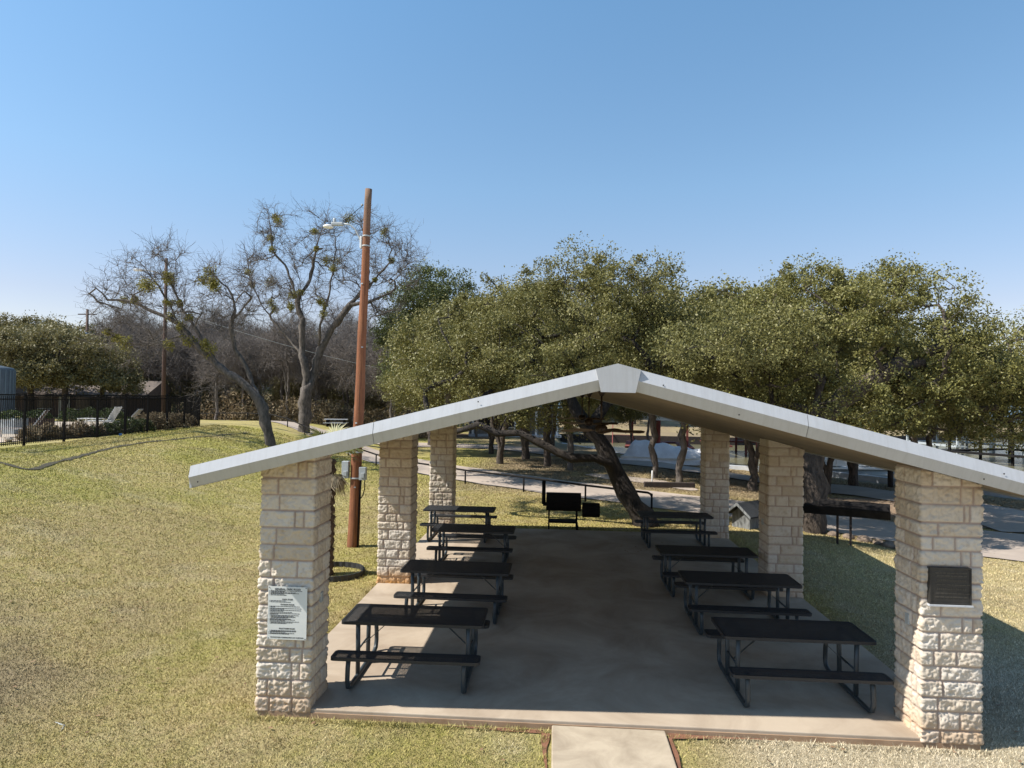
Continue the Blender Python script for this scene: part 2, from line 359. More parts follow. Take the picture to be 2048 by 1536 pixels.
drape('bare_ground', [(13.5, 21.6), (15.5, 20), (19, 18.6), (23, 15)], [1.2, 5.5, 6, 2], M['litter'], .025, wob=.25, seed=6)
drape('woodland_floor', [(-75, 84), (-45, 72), (-28, 62), (-14, 58), (-2, 58)], [10, 12, 12, 10, 4], M['litter'], .04, 1.2, wob=.3, seed=9)

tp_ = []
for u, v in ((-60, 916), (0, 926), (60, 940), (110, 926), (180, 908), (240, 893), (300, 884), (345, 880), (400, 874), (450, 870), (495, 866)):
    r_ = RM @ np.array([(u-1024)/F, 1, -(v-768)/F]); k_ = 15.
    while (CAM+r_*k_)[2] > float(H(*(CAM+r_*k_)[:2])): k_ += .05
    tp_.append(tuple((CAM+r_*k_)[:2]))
drape('bank_strip', tp_, [.16]*len(tp_), pm('bank_strip_brown', (.05, .042, .022), (.03, .026, .015), 6, .95, .8, 30), .022, .12, 3, .6, 12)  # narrow dark brown strip draped along the bank below the fence
# ------------------------------------------------------------------ slab, walk, soil
tag(MB().box((4.07, 5.6, -.17), (8.14, 11.2, .34)).build('concrete_slab', [M['slab']], bevel=.012), kind='structure')
tag(MB().box((4.07, -.006, -.125), (8.13, .012, .17)).build('slab_edge', [M['edge']]), kind='structure')
tag(MB().box((4.09, -3.5, -.12), (1.27, 6.94, .17)).build('footpath', M['walk'], bevel=.015), kind='structure')
for i, (pts, w) in enumerate([([(2.2, -.06), (2.8, -.08), (3.38, -.09)], [.01, .05, .12]), ([(3.39, -.13), (3.38, -.5), (3.41, -.9)], [.10, .06, .01]), ([(4.76, -.07), (5.2, -.06), (5.9, -.04)], [.12, .07, .01]), ([(4.755, -.13), (4.765, -.5), (4.74, -1.0)], [.09, .05, .01])]):
    drape('bare_soil', pts, w, M['dirt'], .012+.006*i, .06, 4, .45, i)

# ------------------------------------------------------------------ grass blades
ROADS = [([(-60, 66), (-38, 56.5), (-26.5, 49.5), (-17.2, 43), (-8.6, 33.6), (-.4, 24.6), (5, 19.9), (9.6, 16.6), (14.5, 14), (20, 11.2), (30, 7)], 1.95), ([(-13, 41.5), (-6.5, 44.5), (-.5, 42.8), (4.6, 37.5), (8.3, 33.2), (12.2, 29.2), (16, 26), (19.5, 21), (20, 15)], 1.7)]
def near_road(x, y):
    r_ = np.zeros(x.shape, bool)
    for pts, w in ROADS:
        for (x0, y0), (x1, y1) in zip(pts[:-1], pts[1:]):
            dx, dy = x1-x0, y1-y0; t_ = np.clip(((x-x0)*dx+(y-y0)*dy)/(dx*dx+dy*dy), 0, 1); r_ |= np.hypot(x-x0-t_*dx, y-y0-t_*dy) < w+.12*np.sin(x*3.1)+.1*np.sin(y*7)
    return r_
def blades():
    n = 900000; r = RS.rand(n); d = 6.6*(42/6.6)**r; w = (RS.rand(n)-.5)*1.62
    x = CAM[0]-.066*d+w*d*.998; y = CAM[1]+.998*d+w*d*.066
    ok = ~((x > -.04) & (x < 8.18) & (y > -.03) & (y < 11.24)); ok &= ~((x > 3.43) & (x < 4.75) & (y < 0)); ok &= ~((x > -12) & (x < 24) & near_road(x, y)) & (lake_sd(x, y) < -1.2) & (x > fence_x(y)+.1) & ~((x < -2) & near_road(x, y))
    ok &= ~((y > -.16) & (y < 0) & (x > 2.4) & (x < 6.2) & (RS.rand(n) < .93)); ok &= ~((x > 3.28) & (x < 4.9) & (y < 0) & (y > -1) & (RS.rand(n) < .8))
    x, y, d = x[ok], y[ok], d[ok]; hm = np.ones(len(x))
    # longer uncut tufts along the slab, the path and here and there in the lawn
    ex, ey = [], []
    def tufts(cx, cy_, k, s_): ex.append(cx+RS.normal(size=k)*s_); ey.append(cy_+RS.normal(size=k)*s_)
    for q in range(150): tufts(RS.uniform(-.1, 8.2), -.07-.05*RS.rand(), 34, .03)
    for q in range(130): tufts(-.07-.04*RS.rand(), RS.uniform(.6, 11), 26, .03)
    for q in range(60): tufts(8.24, RS.uniform(.6, 11), 26, .035)
    for q in range(26): tufts(3.37 if q % 2 else 4.80, RS.uniform(-1.2, -.1), 22, .025)
    for q in range(240): tufts(RS.uniform(-6, 11), RS.uniform(-1, 14), 22, .05)
    ex, ey = np.concatenate(ex), np.concatenate(ey); ko = ~((ex > -.03) & (ex < 8.17) & (ey > -.02) & (ey < 11.24)) & ~((ex > 3.44) & (ex < 4.74) & (ey < 0))
    ex, ey = ex[ko], ey[ko]; x = np.concatenate([x, ex]); y = np.concatenate([y, ey]); d = np.concatenate([d, np.full(len(ex), 8.)]); hm = np.concatenate([hm, 1.25+.9*RS.rand(len(ex))])
    n = len(x); z = H(x, y)-.004; h = (.010+.024*RS.rand(n))*(1+.035*(d-7))*hm; ww = (.0028+.0035*RS.rand(n))*(1+.09*(d-7)); a = RS.rand(n)*6.283
    lx, ly = (RS.rand(n)-.5)*1.8*h, (RS.rand(n)-.5)*1.8*h
    V = np.zeros((n, 3, 3)); V[:,0] = np.stack([x-ww*np.cos(a), y-ww*np.sin(a), z], 1); V[:,1] = np.stack([x+ww*np.cos(a), y+ww*np.sin(a), z], 1); V[:,2] = np.stack([x+lx, y+ly, z+h], 1)
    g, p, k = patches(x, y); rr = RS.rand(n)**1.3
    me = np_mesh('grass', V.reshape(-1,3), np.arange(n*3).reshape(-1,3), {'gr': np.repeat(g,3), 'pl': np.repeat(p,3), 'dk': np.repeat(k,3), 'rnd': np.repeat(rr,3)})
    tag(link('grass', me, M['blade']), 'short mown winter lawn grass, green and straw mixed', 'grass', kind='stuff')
blades()

def fallen():
    n = 5200; x = RS.uniform(-3, 17, n); y = RS.uniform(11.3, 24, n); m2 = 260
    x = np.concatenate([x, RS.uniform(-6, 12, m2), RS.uniform(5, 8.1, 60)]); y = np.concatenate([y, RS.uniform(-1, 8, m2), RS.uniform(8.5, 11.15, 60)])
    on = (x > 0) & (x < 8.14) & (y > 0) & (y < 11.2); ok = ~(on & (np.arange(len(x)) < n+m2)) & ~near_road(x, y)
    x, y, on = x[ok], y[ok], on[ok]; z = np.where(on, .006, H(x, y)+.03); n = len(x); a = RS.rand(n)*6.28; L_ = .022+.02*RS.rand(n); V = np.zeros((n,4,3)); c, s_ = np.cos(a), np.sin(a)
    for k, (p, q) in enumerate(((-1,0),(0,-.5),(1,0),(0,.5))): V[:,k] = np.stack([x+L_*(p*c-q*s_), y+L_*(p*s_+q*c), z+RS.rand(n)*.012], 1)
    tag(link('fallen_leaves', np_mesh('fallen_leaves', V.reshape(-1,3), np.arange(n*4).reshape(-1,4), {'rnd': np.repeat(RS.rand(n), 4)}), leaf_mat('dry_oak_leaf', (.10,.055,.03), (.26,.16,.09), (.46,.36,.25), .8, .1)), 'small dry brown oak leaves scattered over grass and slab', 'fallen leaves', kind='stuff')
fallen()
# ------------------------------------------------------------------ pavilion
W, DP, A, B_ = 8.14, 11.2, .62, .55
RX, RZ, SL = 4.11, 4.056, .254; YF, YB = -.43, 11.45; XL, XR = -.66, 8.88
def ztop(x): return RZ-SL*abs(x-RX)
pav = empty('picnic_pavilion', (RX, 5.5, 0)); tag(pav, 'open picnic pavilion with rough limestone pillars and a low white edged gable roof', 'pavilion')
def chp(o):
    o.parent = pav; o.matrix_parent_inverse = Matrix.Translation((-RX, -5.5, 0)); return o
def pillar(x0, y0, res, seed, orange=0.):
    rs = np.random.RandomState(seed); per = 2*(A+B_); fl = [A, B_, A, B_]; zt = 3.2
    n1 = [max(8, int(round(L/res))) for L in fl]; base = []; nor = []; face = []; tpar = []
    org = [(0,0),(A,0),(A,B_),(0,B_)]; dr = [(1,0),(0,1),(-1,0),(0,-1)]; nn = [(0,-1),(1,0),(0,1),(-1,0)]
    for f in range(4):
        for k in range(n1[f]):
            t_ = k/n1[f]*fl[f]; base.append((org[f][0]+dr[f][0]*t_, org[f][1]+dr[f][1]*t_)); face.append(f); tpar.append(t_)
            if k == 0:
                pf = nn[(f-1)%4]; nor.append(((nn[f][0]+pf[0])*.85, (nn[f][1]+pf[1])*.85))
            else: nor.append(nn[f])
    base = np.array(base); nor = np.array(nor, float); face = np.array(face); tpar = np.array(tpar); np_ = len(base)
    nz = int(zt/res); zs = np.linspace(-.05, zt, nz)
    # courses
    cs = [-.06]
    while cs[-1] < zt: cs.append(cs[-1]+rs.choice([.155, .17, .185, .20]))
    cs = np.array(cs); ci = np.clip(np.searchsorted(cs, zs, side='right')-1, 0, len(cs)-2)
    dz_ = np.minimum(zs-cs[ci], cs[ci+1]-zs)
    disp = np.zeros((nz, np_)); tint = np.zeros((nz, np_)); mort = np.zeros((nz, np_))
    for c in range(len(cs)-1):
        rows = np.where(ci == c)[0]
        if not len(rows): continue
        dj = np.full(np_, 9.); sid = np.zeros(np_)
        for f in range(4):
            L = fl[f]; js = []; pat = rs.randint(3)
            if pat == 0: js = [rs.uniform(.25, .42)*L+0, ]
            elif pat == 1: js = [rs.uniform(.16, .3)*L, rs.uniform(.55, .78)*L]
            else: js = [rs.uniform(.6, .72)*L, rs.uniform(.8, .88)*L]
            mk = face == f
            for j in js: dj[mk] = np.minimum(dj[mk], np.abs(tpar[mk]-j))
            sid[mk] = np.searchsorted(js, tpar[mk])+f*7+c*31
            # stones wrap round corners: last stone of face f continues as first of face f+1
        sidc = sid.copy()
        dd = np.minimum(dj[None,:], dz_[rows][:,None]); prof = sstep(.005, .019, dd)
        zr = zs[rows][:,None]; px = base[:,0][None,:]+x0; py = base[:,1][None,:]+y0
        off = hsh(sidc, sidc*0+seed, sidc*0, 5)[None,:]
        big = fbm(px*9+off*31, py*9+off*17, zr*11, seed, 2)-.5; fin = fbm(px*46, py*46, zr*46, seed+4, 3)-.5
        rid = np.abs(fbm(px*20+off*9, py*20, zr*20, seed+9, 2)-.5)
        disp[rows] = prof*(.011+.009*off+.022*big+.034*fin-.036*rid+.007)+(1-prof)*.003*fin
        tint[rows] = np.clip(hsh(sidc, sidc*0+seed+3, sidc*0, 9)[None,:]*.9+.1*big, 0, 1); mort[rows] = 1-sstep(.004, .017, dd)
    Vx = base[:,0][None,:]+nor[:,0][None,:]*disp+x0; Vy = base[:,1][None,:]+nor[:,1][None,:]*disp+y0
    lim = RZ-SL*np.abs(Vx-RX)-.235
    Vz = np.minimum(zs[:,None]+0*Vx, lim)
    V = np.stack([Vx, Vy, Vz], -1); ii = np.arange(nz*np_).reshape(nz, np_); jj = np.roll(ii, -1, 1)
    q = np.stack([ii[:-1], jj[:-1], jj[1:], ii[1:]], -1).reshape(-1, 4)
    st = (1-sstep(.0, .35, Vz))*(.35+orange)
    me = np_mesh('pillar', V.reshape(-1,3), q, {'tint': tint, 'mortar': mort, 'stain': st}, False)
    return chp(link('pillar', me, M['stone']))
y2, y3 = 5.29, 10.65
for i, (px, py, rs_, og) in enumerate([(0, 0, .0125, .1), (W-A, 0, .0125, .1), (0, y2, .016, .9), (W-A, y2, .018, .1), (0, y3, .024, .2), (W-A, y3, .024, .1)]): pillar(px, py, rs_, 40+i, og)
# roof shell
def slope_panel(xa, xb, ya, yb, ta, tb, name, m, yk=None):
    mb = MB(); za, zb = ztop(xa), ztop(xb)
    return mb.add([(xa,ya,za-ta),(xb,ya,zb-ta),(xb,yb,zb-ta),(xa,yb,za-ta),(xa,ya,za-tb),(xb,ya,zb-tb),(xb,yb,zb-tb),(xa,yb,za-tb)], [(0,1,2,3),(4,7,6,5),(0,4,5,1),(1,5,6,2),(2,6,7,3),(3,7,4,0)]).build(name, m)
for xa, xb in ((XL+.02, RX), (RX, XR-.02)):
    chp(slope_panel(xa, xb, YF+.045, YB-.02, .006, .05, 'roof_panel', M['roof']))
    # soffit in boards
    n = 8
    for k in range(n):
        ya = YF+.08+(YB-YF-.16)*k/n; chp(slope_panel(xa, xb, ya+.001, ya+(YB-YF-.16)/n-.003, .215, .23, 'soffit_panel', M['soffit']))
def fascia(xa, xb, y0, sgn):
    # folded metal edge: top, kink, bottom; follows the slope
    prof = [(0.035, -.001), (.020, -.001), (-.020, .125), (.050, .246), (.064, .246), (.064, .238), (.0, .125), (.05, .02)]
    vs = []; n = len(prof)
    for x in (xa, xb):
        for dy, dz in prof: vs.append((x, y0+sgn*dy, ztop(x)-dz))
    return chp(MB().add(vs, [(i, (i+1)%n, n+(i+1)%n, n+i) for i in range(n)]+[tuple(range(n))[::-1], tuple(range(n, 2*n))]).build('fascia', M['fascia']))
for xs in ((XL, 1.43), (1.436, RX), (RX, 6.12), (6.126, XR)):
    fascia(xs[0], xs[1], YF, 1); fascia(xs[0], xs[1], YB, -1)
for x, sg in ((XL, 1), (XR, -1)):
    z = ztop(x); chp(MB().prism([(x, z-.003), (x-sg*.012, z-.008), (x-sg*.02, z-.125), (x-sg*.012, z-.25), (x+sg*.01, z-.25), (x+sg*.01, z-.01)], 'y', YF+.03, YB-.03).build('fascia', M['fascia']))
for y0, sg in ((YF-.024, 1), (YB+.024, -1)):
    pl = [(RX-.235, ztop(RX-.235)+.002), (RX, RZ+.004), (RX+.25, ztop(RX+.25)+.002), (RX+.195, ztop(RX+.195)-.262), (RX-.175, ztop(RX-.175)-.262)]
    chp(MB().prism(pl, 'y', y0-sg*.004, y0+sg*.07).build('ridge_cap', M['fascia']))
for px, py, nx_ in ((A+.02, .27, 1), (W-A-.02, .25, -1), (W-A-.02, y2+.3, -1)):
    z = {0: 1.22}.get(0) if py < .26+.5 else 1.35
    b_ = MB().box((px, py, z), (.035, .075, .12)).build('outlet_box', M['galv'], bevel=.006); chp(b_)
for x, dz in [(-.55, .20), (2.6, .05), (5.4, .2), (7.9, .19), (8.1, .08), (4.6, .1)]:
    o = MB().lathe([(.008, 0), (.008, .004), (.001, .006)], (0,0,0), 8).build('screw', M['iron']); o.parent = pav; o.rotation_euler = (math.pi/2, 0, 0); o.location = (x-RX, YF-.018-5.5, ztop(x)-dz)

# wall sign and plaque
def text(body, size, loc, m, parent, name='lettering', ex=.0008, align='CENTER'):
    cu = bpy.data.curves.new(name, 'FONT'); cu.body = body; cu.size = size; cu.align_x = align; cu.extrude = ex; cu.resolution_u = 2; cu.offset = size*.012
    o = bpy.data.objects.new(name, cu); COL.objects.link(o); cu.materials.append(m); bpy.context.view_layer.update(); me = bpy.data.meshes.new_from_object(o.evaluated_get(bpy.context.evaluated_depsgraph_get())); bpy.data.objects.remove(o); o = link(name, me, None, parent)
    o.rotation_euler = (math.pi/2, 0, 0); o.location = loc; return o
tl, br, tr = Yp(537, 1172, -.06), Yp(612.5, 1280.6, -.06), Yp(615, 1174.6, -.06); sw_, sh_ = tr[0]-tl[0], tl[2]-br[2]
sg = empty('rules_sign', ((tl[0]+tr[0])/2, -.062, br[2])); tag(sg, 'white metal notice of park rules screwed to the front left pillar', 'sign')
MB().box((0, 0, sh_/2), (sw_, .004, sh_)).build('sign_board', M['sign'], sg)
for sx in (-1, 1):
    for sz in (.012, sh_-.012): MB().lathe([(.006, -.002), (.006, .003), (.001, .005)], (0,0,0), 8).build('screw', M['iron'], sg).location = (sx*(sw_/2-.014), -.004, sz); 
def sy_(f): return sh_*(1-f)
for body, f, sz in (('GENERAL PARK RULES', .052, .031), ('POOL RULES', .238, .022), ('PAVILION RULES', .336, .022), ('BOAT RAMP RULES', .79, .022), ('CONTACT PARK COMMISSIONER IF ANY QUESTIONS', .955, .0165)):
    text(body, sz, (0, -.0035, sy_(f)-.008), M['ink'], sg)
rs = random.Random(3); rows = [(.075,.88),(.088,.42),(.105,.70),(.12,.8),(.134,.38),(.155,.45),(.262,.42),(.285,.6),(.368,.85),(.382,.12),(.405,.88),(.42,.38),(.44,.86),(.455,.38),(.477,.62),(.50,.80),(.513,.2),(.535,.78),(.552,.64),(.57,.66),(.583,.48),(.605,.6),(.62,.7),(.634,.4),(.655,.83),(.675,.6),(.69,.48),(.825,.68),(.84,.7),(.853,.44),(.875,.7),(.888,.52)]
tb = MB(); pf = 0
for f, L in rows:
    if f-pf > .045 and tb.v: tb.build('fine_print', M['ink'], sg); tb = MB()
    pf = f
    x = -sw_*.45+(.0 if f < .5 else rs.choice([0, .012])); end = x+sw_*.9*L; z = sy_(f)-.004
    tb.box((x-.006, -.0028, z), (.004, .0012, .006)); x += .006
    while x < end:
        w = rs.uniform(.008, .034); tb.box((x+w/2, -.0028, z), (w, .0012, .0062)); x += w+.005
tb.build('fine_print', M['ink'], sg)
tl, br = Yp(1858, 1134, -.05), Yp(1942, 1210, -.05); pw, ph = br[0]-tl[0], tl[2]-br[2]
pq = empty('memorial_plaque', ((tl[0]+br[0])/2, -.05, br[2])); tag(pq, 'dark bronze plaque set into the front right pillar', 'plaque')
MB().box((0, .015, ph/2), (pw, .05, ph)).build('plaque_plate', M['bronze'], pq, bevel=.004)
fr = MB(); 
for a, b, c, d in ((0, .008, pw, .016), (0, ph-.008, pw, .016)): fr.box((a, -.014, b), (c-.004, .008, d))
for s_ in (-1, 1): fr.box((s_*(pw/2-.009), -.014, ph/2), (.014, .008, ph-.036))
fr.build('plaque_border', M['bronze'], pq)
for k, z in enumerate((.86, .78, .66, .54, .42, .30, .2)):
    rb = MB(); x = -pw*.38+rs.uniform(0, .03); h_ = (.012, .014, .022, .012, .024, .012, .012)[k]
    while x < pw*.38:
        w = rs.uniform(.008, .014) if h_ > .02 else rs.uniform(.02, .05); rb.box((x+w/2, -.012, z*ph), (w, .004, h_)); x += w+.008
    rb.build('raised_lettering', M['bronze2'], pq)
MB().box((0, -.005, -.012), (pw+.02, .05, .018)).build('sill', M['stone'] if False else M['seawall'], pq)

# ceiling fans
def fan(y, zb, r, a0, label):
    f = empty('ceiling_fan', (RX, y, zb)); zr = RZ-.23-zb
    tag(f, label, 'fan', 'ceiling fans under the ridge')
    MB().lathe([(.075, zr), (.07, zr-.03), (.03, zr-.10), (.012, zr-.11)], (0,0,0)).build('canopy', M['fanmetal'], f)
    MB().tube([(0,0,zr-.1), (0,0,.1)], .013, 8).build('downrod', M['fanmetal'], f)
    MB().lathe([(.02, .09), (.06, .085), (.09, .05), (.09, .0), (.07, -.025), (.04, -.045), (.001, -.05)], (0,0,0), 20).build('motor', M['fanmetal'], f)
    for k in range(5):
        a = a0+k*2*math.pi/5; ca, sa = math.cos(a), math.sin(a)
        Mx = Matrix.Rotation(a, 3, 'Z') @ Matrix.Rotation(math.radians(13), 3, 'X')
        pts = [(.16,-.045),(.34,-.068),(r-.06,-.075),(r,-.04),(r,.04),(r-.06,.075),(.34,.068),(.16,.045)]; vs = [Mx @ Vector((x, y_, zz)) for zz in (-.003, .003) for x, y_ in pts]; n = 8
        bl = MB().add(vs, [tuple(range(n))[::-1], tuple(range(n,2*n))]+[(i,(i+1)%n,n+(i+1)%n,n+i) for i in range(n)]).build('blade', M['fanwood'], f)
        MB().bar((ca*.1, sa*.1, 0), (ca*.2, sa*.2, 0), .035, .008).build('bracket', M['fanmetal'], bl)
fan(2.0, 3.22, .62, 1.0, 'nearest brown ceiling fan hanging from the pavilion ridge'); fan(5.6, 3.2, .62, .3, 'middle brown ceiling fan under the pavilion ridge'); fan(9.0, 3.2, .62, .8, 'farthest brown ceiling fan under the pavilion ridge')

# ------------------------------------------------------------------ picnic tables
def lattice(w, d, z, pitch=.030, sw=.007, th=.002):
    mb = MB()
    for sgn, dz in ((1, 0), (-1, .0012)):
        sl = sgn*.62; n = int((w+d/abs(sl))/pitch)+4
        for k in range(-2, n):
            x0 = -w/2-d/abs(sl)/2+k*pitch; pts = []
            # line x = x0 + t , y = sl*t clipped
            c = x0; 
            # y = sl*(x-c) for y in [-d/2,d/2]
            xa, xb = sorted((c-d/2/sl, c+d/2/sl)); xa2, xb2 = max(xa, -w/2), min(xb, w/2)
            if xb2-xa2 < .01: continue
            mb.bar((xa2, sl*(xa2-c), z+dz), (xb2, sl*(xb2-c), z+dz), sw, th)
    return mb
def rim(w, d, z, t_=.03, h=.035):
    mb = MB(); r = .05; pts = []
    for cx, cy_, a0 in ((w/2-r, d/2-r, 0), (-w/2+r, d/2-r, 90), (-w/2+r, -d/2+r, 180), (w/2-r, -d/2+r, 270)):
        for k in range(4): a = math.radians(a0+k*30); pts.append((cx, cy_, r, a))
    n = len(pts); vs = []
    for zz, q in ((z-h, 0), (z+.003, 0), (z+.005, t_*.5), (z+.003, t_), (z-h, t_)):
        vs += [(cx+(rr-q)*math.cos(a), cy_+(rr-q)*math.sin(a), zz) for cx, cy_, rr, a in pts]
    fs = [(j*n+i, j*n+(i+1)%n, ((j+1)%5)*n+(i+1)%n, ((j+1)%5)*n+i) for j in range(5) for i in range(n)]
    return mb.add(vs, fs)
def table():
    T = empty('picnic_table', (0,0,0)); L = 1.84
    rim(L, .76, .76).build('tabletop_rim', M['table'], T); lattice(L-.05, .71, .758).build('tabletop_mesh', M['table'], T)
    for s_ in (-1, 1):
        st = rim(L, .26, .455).build('seat', M['table'], T); st.location = (0, s_*.66, 0)
        l = lattice(L-.05, .21, .453).build('seat_mesh', M['table'], st)
        for xx in (-.3, .3): pass
    for e in (-1, 1):
        x = e*(L/2-.20); lg = []
        pts = [(x, -.66, .42), (x, -.69, .30), (x, -.70, .15), (x, -.665, .06), (x, -.59, .03), (x, -.3, .03), (x, 0, .03), (x, .3, .03), (x, .59, .03), (x, .665, .06), (x, .70, .15), (x, .69, .30), (x, .66, .42)]
        MB().tube(pts, .03, 10).build('base_loop', M['tube'], T)
        for s_ in (-1, 1):
            MB().tube([(x-.0, s_*.24, .045), (x, s_*.25, .4), (x, s_*.27, .735)], .03, 10).build('leg', M['tube'], T)
        MB().box((x, 0, .732), (.05, .68, .012)).build('top_bracket', M['tube'], T)
        for s_ in (-1, 1): MB().box((x, s_*.66, .428), (.05, .22, .012)).build('seat_bracket', M['tube'], T)
        MB().bar((x-e*.02, 0, .36), (x-e*.42, 0, .725), .035, .008).build('brace', M['tube'], T)
        MB().tube([(x, -.25, .36), (x, .25, .36)], .014, 6).build('cross_bar', M['tube'], T)
    MB().box((0, 0, .735), (L-.3, .04, .012)).build('centre_rail', M['tube'], T)
    return T
tb0 = table()
spots = [(1.64, 1.16, .01, 'black mesh picnic table beside the front left pillar, half in sun'), (1.80, 3.73, -.01, 'second black mesh picnic table of the left row, in front of the middle left pillar'),
 (1.66, 7.15, 0, 'third black mesh picnic table of the left row, just past the middle left pillar'), (.98, 9.75, 0, 'farthest black mesh picnic table of the left row, at the back left pillar'),
 (6.49, 1.14, 0, 'black mesh picnic table beside the front right pillar, all in shade'), (6.49, 3.58, -.01, 'second black mesh picnic table of the right row, near the middle right pillar'),
 (6.40, 5.58, 0, 'third black mesh picnic table of the right row, left of the middle right pillar'), (6.53, 9.70, .01, 'farthest black mesh picnic table of the right row, in front of the leaning oak')]
for i, (x, y, a, lab) in enumerate(spots):
    o = tb0 if i == 0 else copy_tree(tb0); o.location = (x, y, 0); o.rotation_euler = (0, 0, a); tag(o, lab, 'picnic table', 'picnic tables under the pavilion')

# ------------------------------------------------------------------ smoker grill
sx0, sy0 = 3.72, 11.75; gz = float(H(3.7, 11.9)); sk = empty('barrel_smoker', (sx0, sy0, gz)); tag(sk, 'black steel offset smoker with chimney and side firebox behind the slab', 'barbecue')
def halfcyl(mb, cx, w, cz, r, cy_=0, n=14, a0=0, a1=360, sq=1.):
    pts = []
    for k in range(n+1):
        a = math.radians(a0+(a1-a0)*k/n); pts.append((cy_+r*math.cos(a)*sq, cz+r*math.sin(a)))
    if abs(a1-a0) >= 360: pts = pts[:-1]
    return mb.prism(pts, 'x', cx-w/2, cx+w/2)
halfcyl(MB(), 0, 1.0, .80, .265, a0=0, a1=180).build('lid', M['iron'], sk); halfcyl(MB(), 0, 1.0, .797, .265, a0=180, a1=360).build('barrel', M['iron'], sk)
fb = halfcyl(MB(), .79, .50, .58, .21, a0=0, a1=360, n=16).build('firebox', M['iron'], sk); MB().box((.79, -.22, .6), (.16, .02, .05)).build('handle', M['iron'], fb)
MB().tube([(-.58, 0, .72), (-.58, 0, 1.40)], .055, 12).build('chimney', M['iron'], sk); MB().box((-.53, 0, .72), (.14, .1, .1)).build('smoke_outlet', M['iron'], sk)
for x, y in ((-.42, -.2), (-.42, .2), (.38, -.2), (.38, .2)): MB().box((x, y, .30), (.045, .045, .60)).build('leg', M['iron'], sk)
MB().box((-.02, 0, .24), (.80, .44, .05)).build('shelf', M['iron'], sk); MB().tube([(-.3, -.30, .83), (.3, -.30, .83)], .014, 8).build('handle', M['iron'], sk)
for y in (-.24, .24):
    halfcyl(MB(), 0, .05, 0, .09, n=14).build('wheel', M['iron'], sk).location = (.40, y, .09)

# trough grill on posts
gp = empty('trough_grill', (11.25, 11.0, float(H(11.25, 11)))); tag(gp, 'long rusty trough barbecue grill raised on two posts beside the big oak', 'barbecue')
gp.rotation_euler = (0, 0, -.42)
tg = MB()
tg.prism([(-.26, 1.02), (.26, 1.02), (.26, .99), (.17, .80), (-.17, .80), (-.26, .99)], 'x', -1.15, 1.15); tg.build('trough', M['iron'], gp)
lid = MB().prism([(-.27, 1.03), (.20, 1.03), (.16, 1.15), (.03, 1.19), (-.10, 1.19), (-.22, 1.14)], 'x', -.55, 1.14).build('lid', M['iron'], gp)
MB().tube([(-.4, -.3, 1.1), (.5, -.3, 1.1)], .013, 6).build('handle', M['iron'], lid); MB().tube([(-1.6, -.27, 1.04), (1.1, -.27, 1.03)], .012, 6).build('rail', M['iron'], gp)
for x in (-.10, .22): MB().box((x, 0, .40), (.06, .08, .80)).build('post', M['rust'], gp)

# well house
wp = empty('pump_house', (9.3, 12.95, float(H(9.3, 12.95)))); wp.rotation_euler = (0, 0, -.85); tag(wp, 'little weathered white plank pump house with a dark gable roof', 'shed')
MB().prism([(-.30, 0), (.30, 0), (.30, .42), (0, .66), (-.30, .42)], 'y', -.35, .55).build('wall', M['paleplank'], wp)
for s_ in (-1, 1):
    MB().prism([(0, .72), (s_*.46, .36), (s_*.46, .40), (0, .77)], 'y', -.55, .7).build('roof_panel', M['darkshingle'], wp)
    MB().prism([(0, .69), (s_*.46, .33), (s_*.46, .41), (0, .78)], 'y', -.575, -.55).build('barge_board', M['paleplank'], wp)

# logs, stake, rocks
lg = MB().box((8.45, 21.8, float(H(8.45, 21.8))+.11), (2.2, .24, .26), .05).build('timber_kerb', M['log'], bevel=.02); tag(lg, 'heavy black timber laid on the ground under the thin oaks', 'timber')
tag(MB().tube([(7.72, 21.9, -.1), (7.72, 21.9, .62)], .025, 6).build('marker_stake', M['white']), 'thin white stake standing behind the black timber', 'stake')
def rock(x, y, s_, seed, lab):
    import bmesh
    bm = bmesh.new(); bmesh.ops.create_icosphere(bm, subdivisions=3, radius=s_)
    P = np.array([v.co[:] for v in bm.verts]); nz_ = fbm(P[:,0]*3+seed, P[:,1]*3, P[:,2]*3, seed, 3)
    for v, k in zip(bm.verts, nz_): v.co = v.co*(.6+.8*k); v.co.z *= .62
    me = bpy.data.meshes.new('rock'); bm.to_mesh(me); bm.free(); o = link('rock', me, M['rock']); o.location = (x, y, float(H(x, y))+s_*.2); o.rotation_euler = (0, 0, seed); tag(o, lab, 'rock', 'rocks edging the road by the grill')
for i, (x, y, s_) in enumerate([(11.55, 12.3, .15), (11.9, 12.1, .17), (12.2, 11.8, .2), (12.45, 11.5, .16), (12.6, 11.2, .19), (12.85, 10.95, .2), (12.75, 10.6, .16), (13.2, 10.5, .2)]):
    rock(x, y, s_, i+1, 'rough brown rock in the line edging the road behind the trough grill')

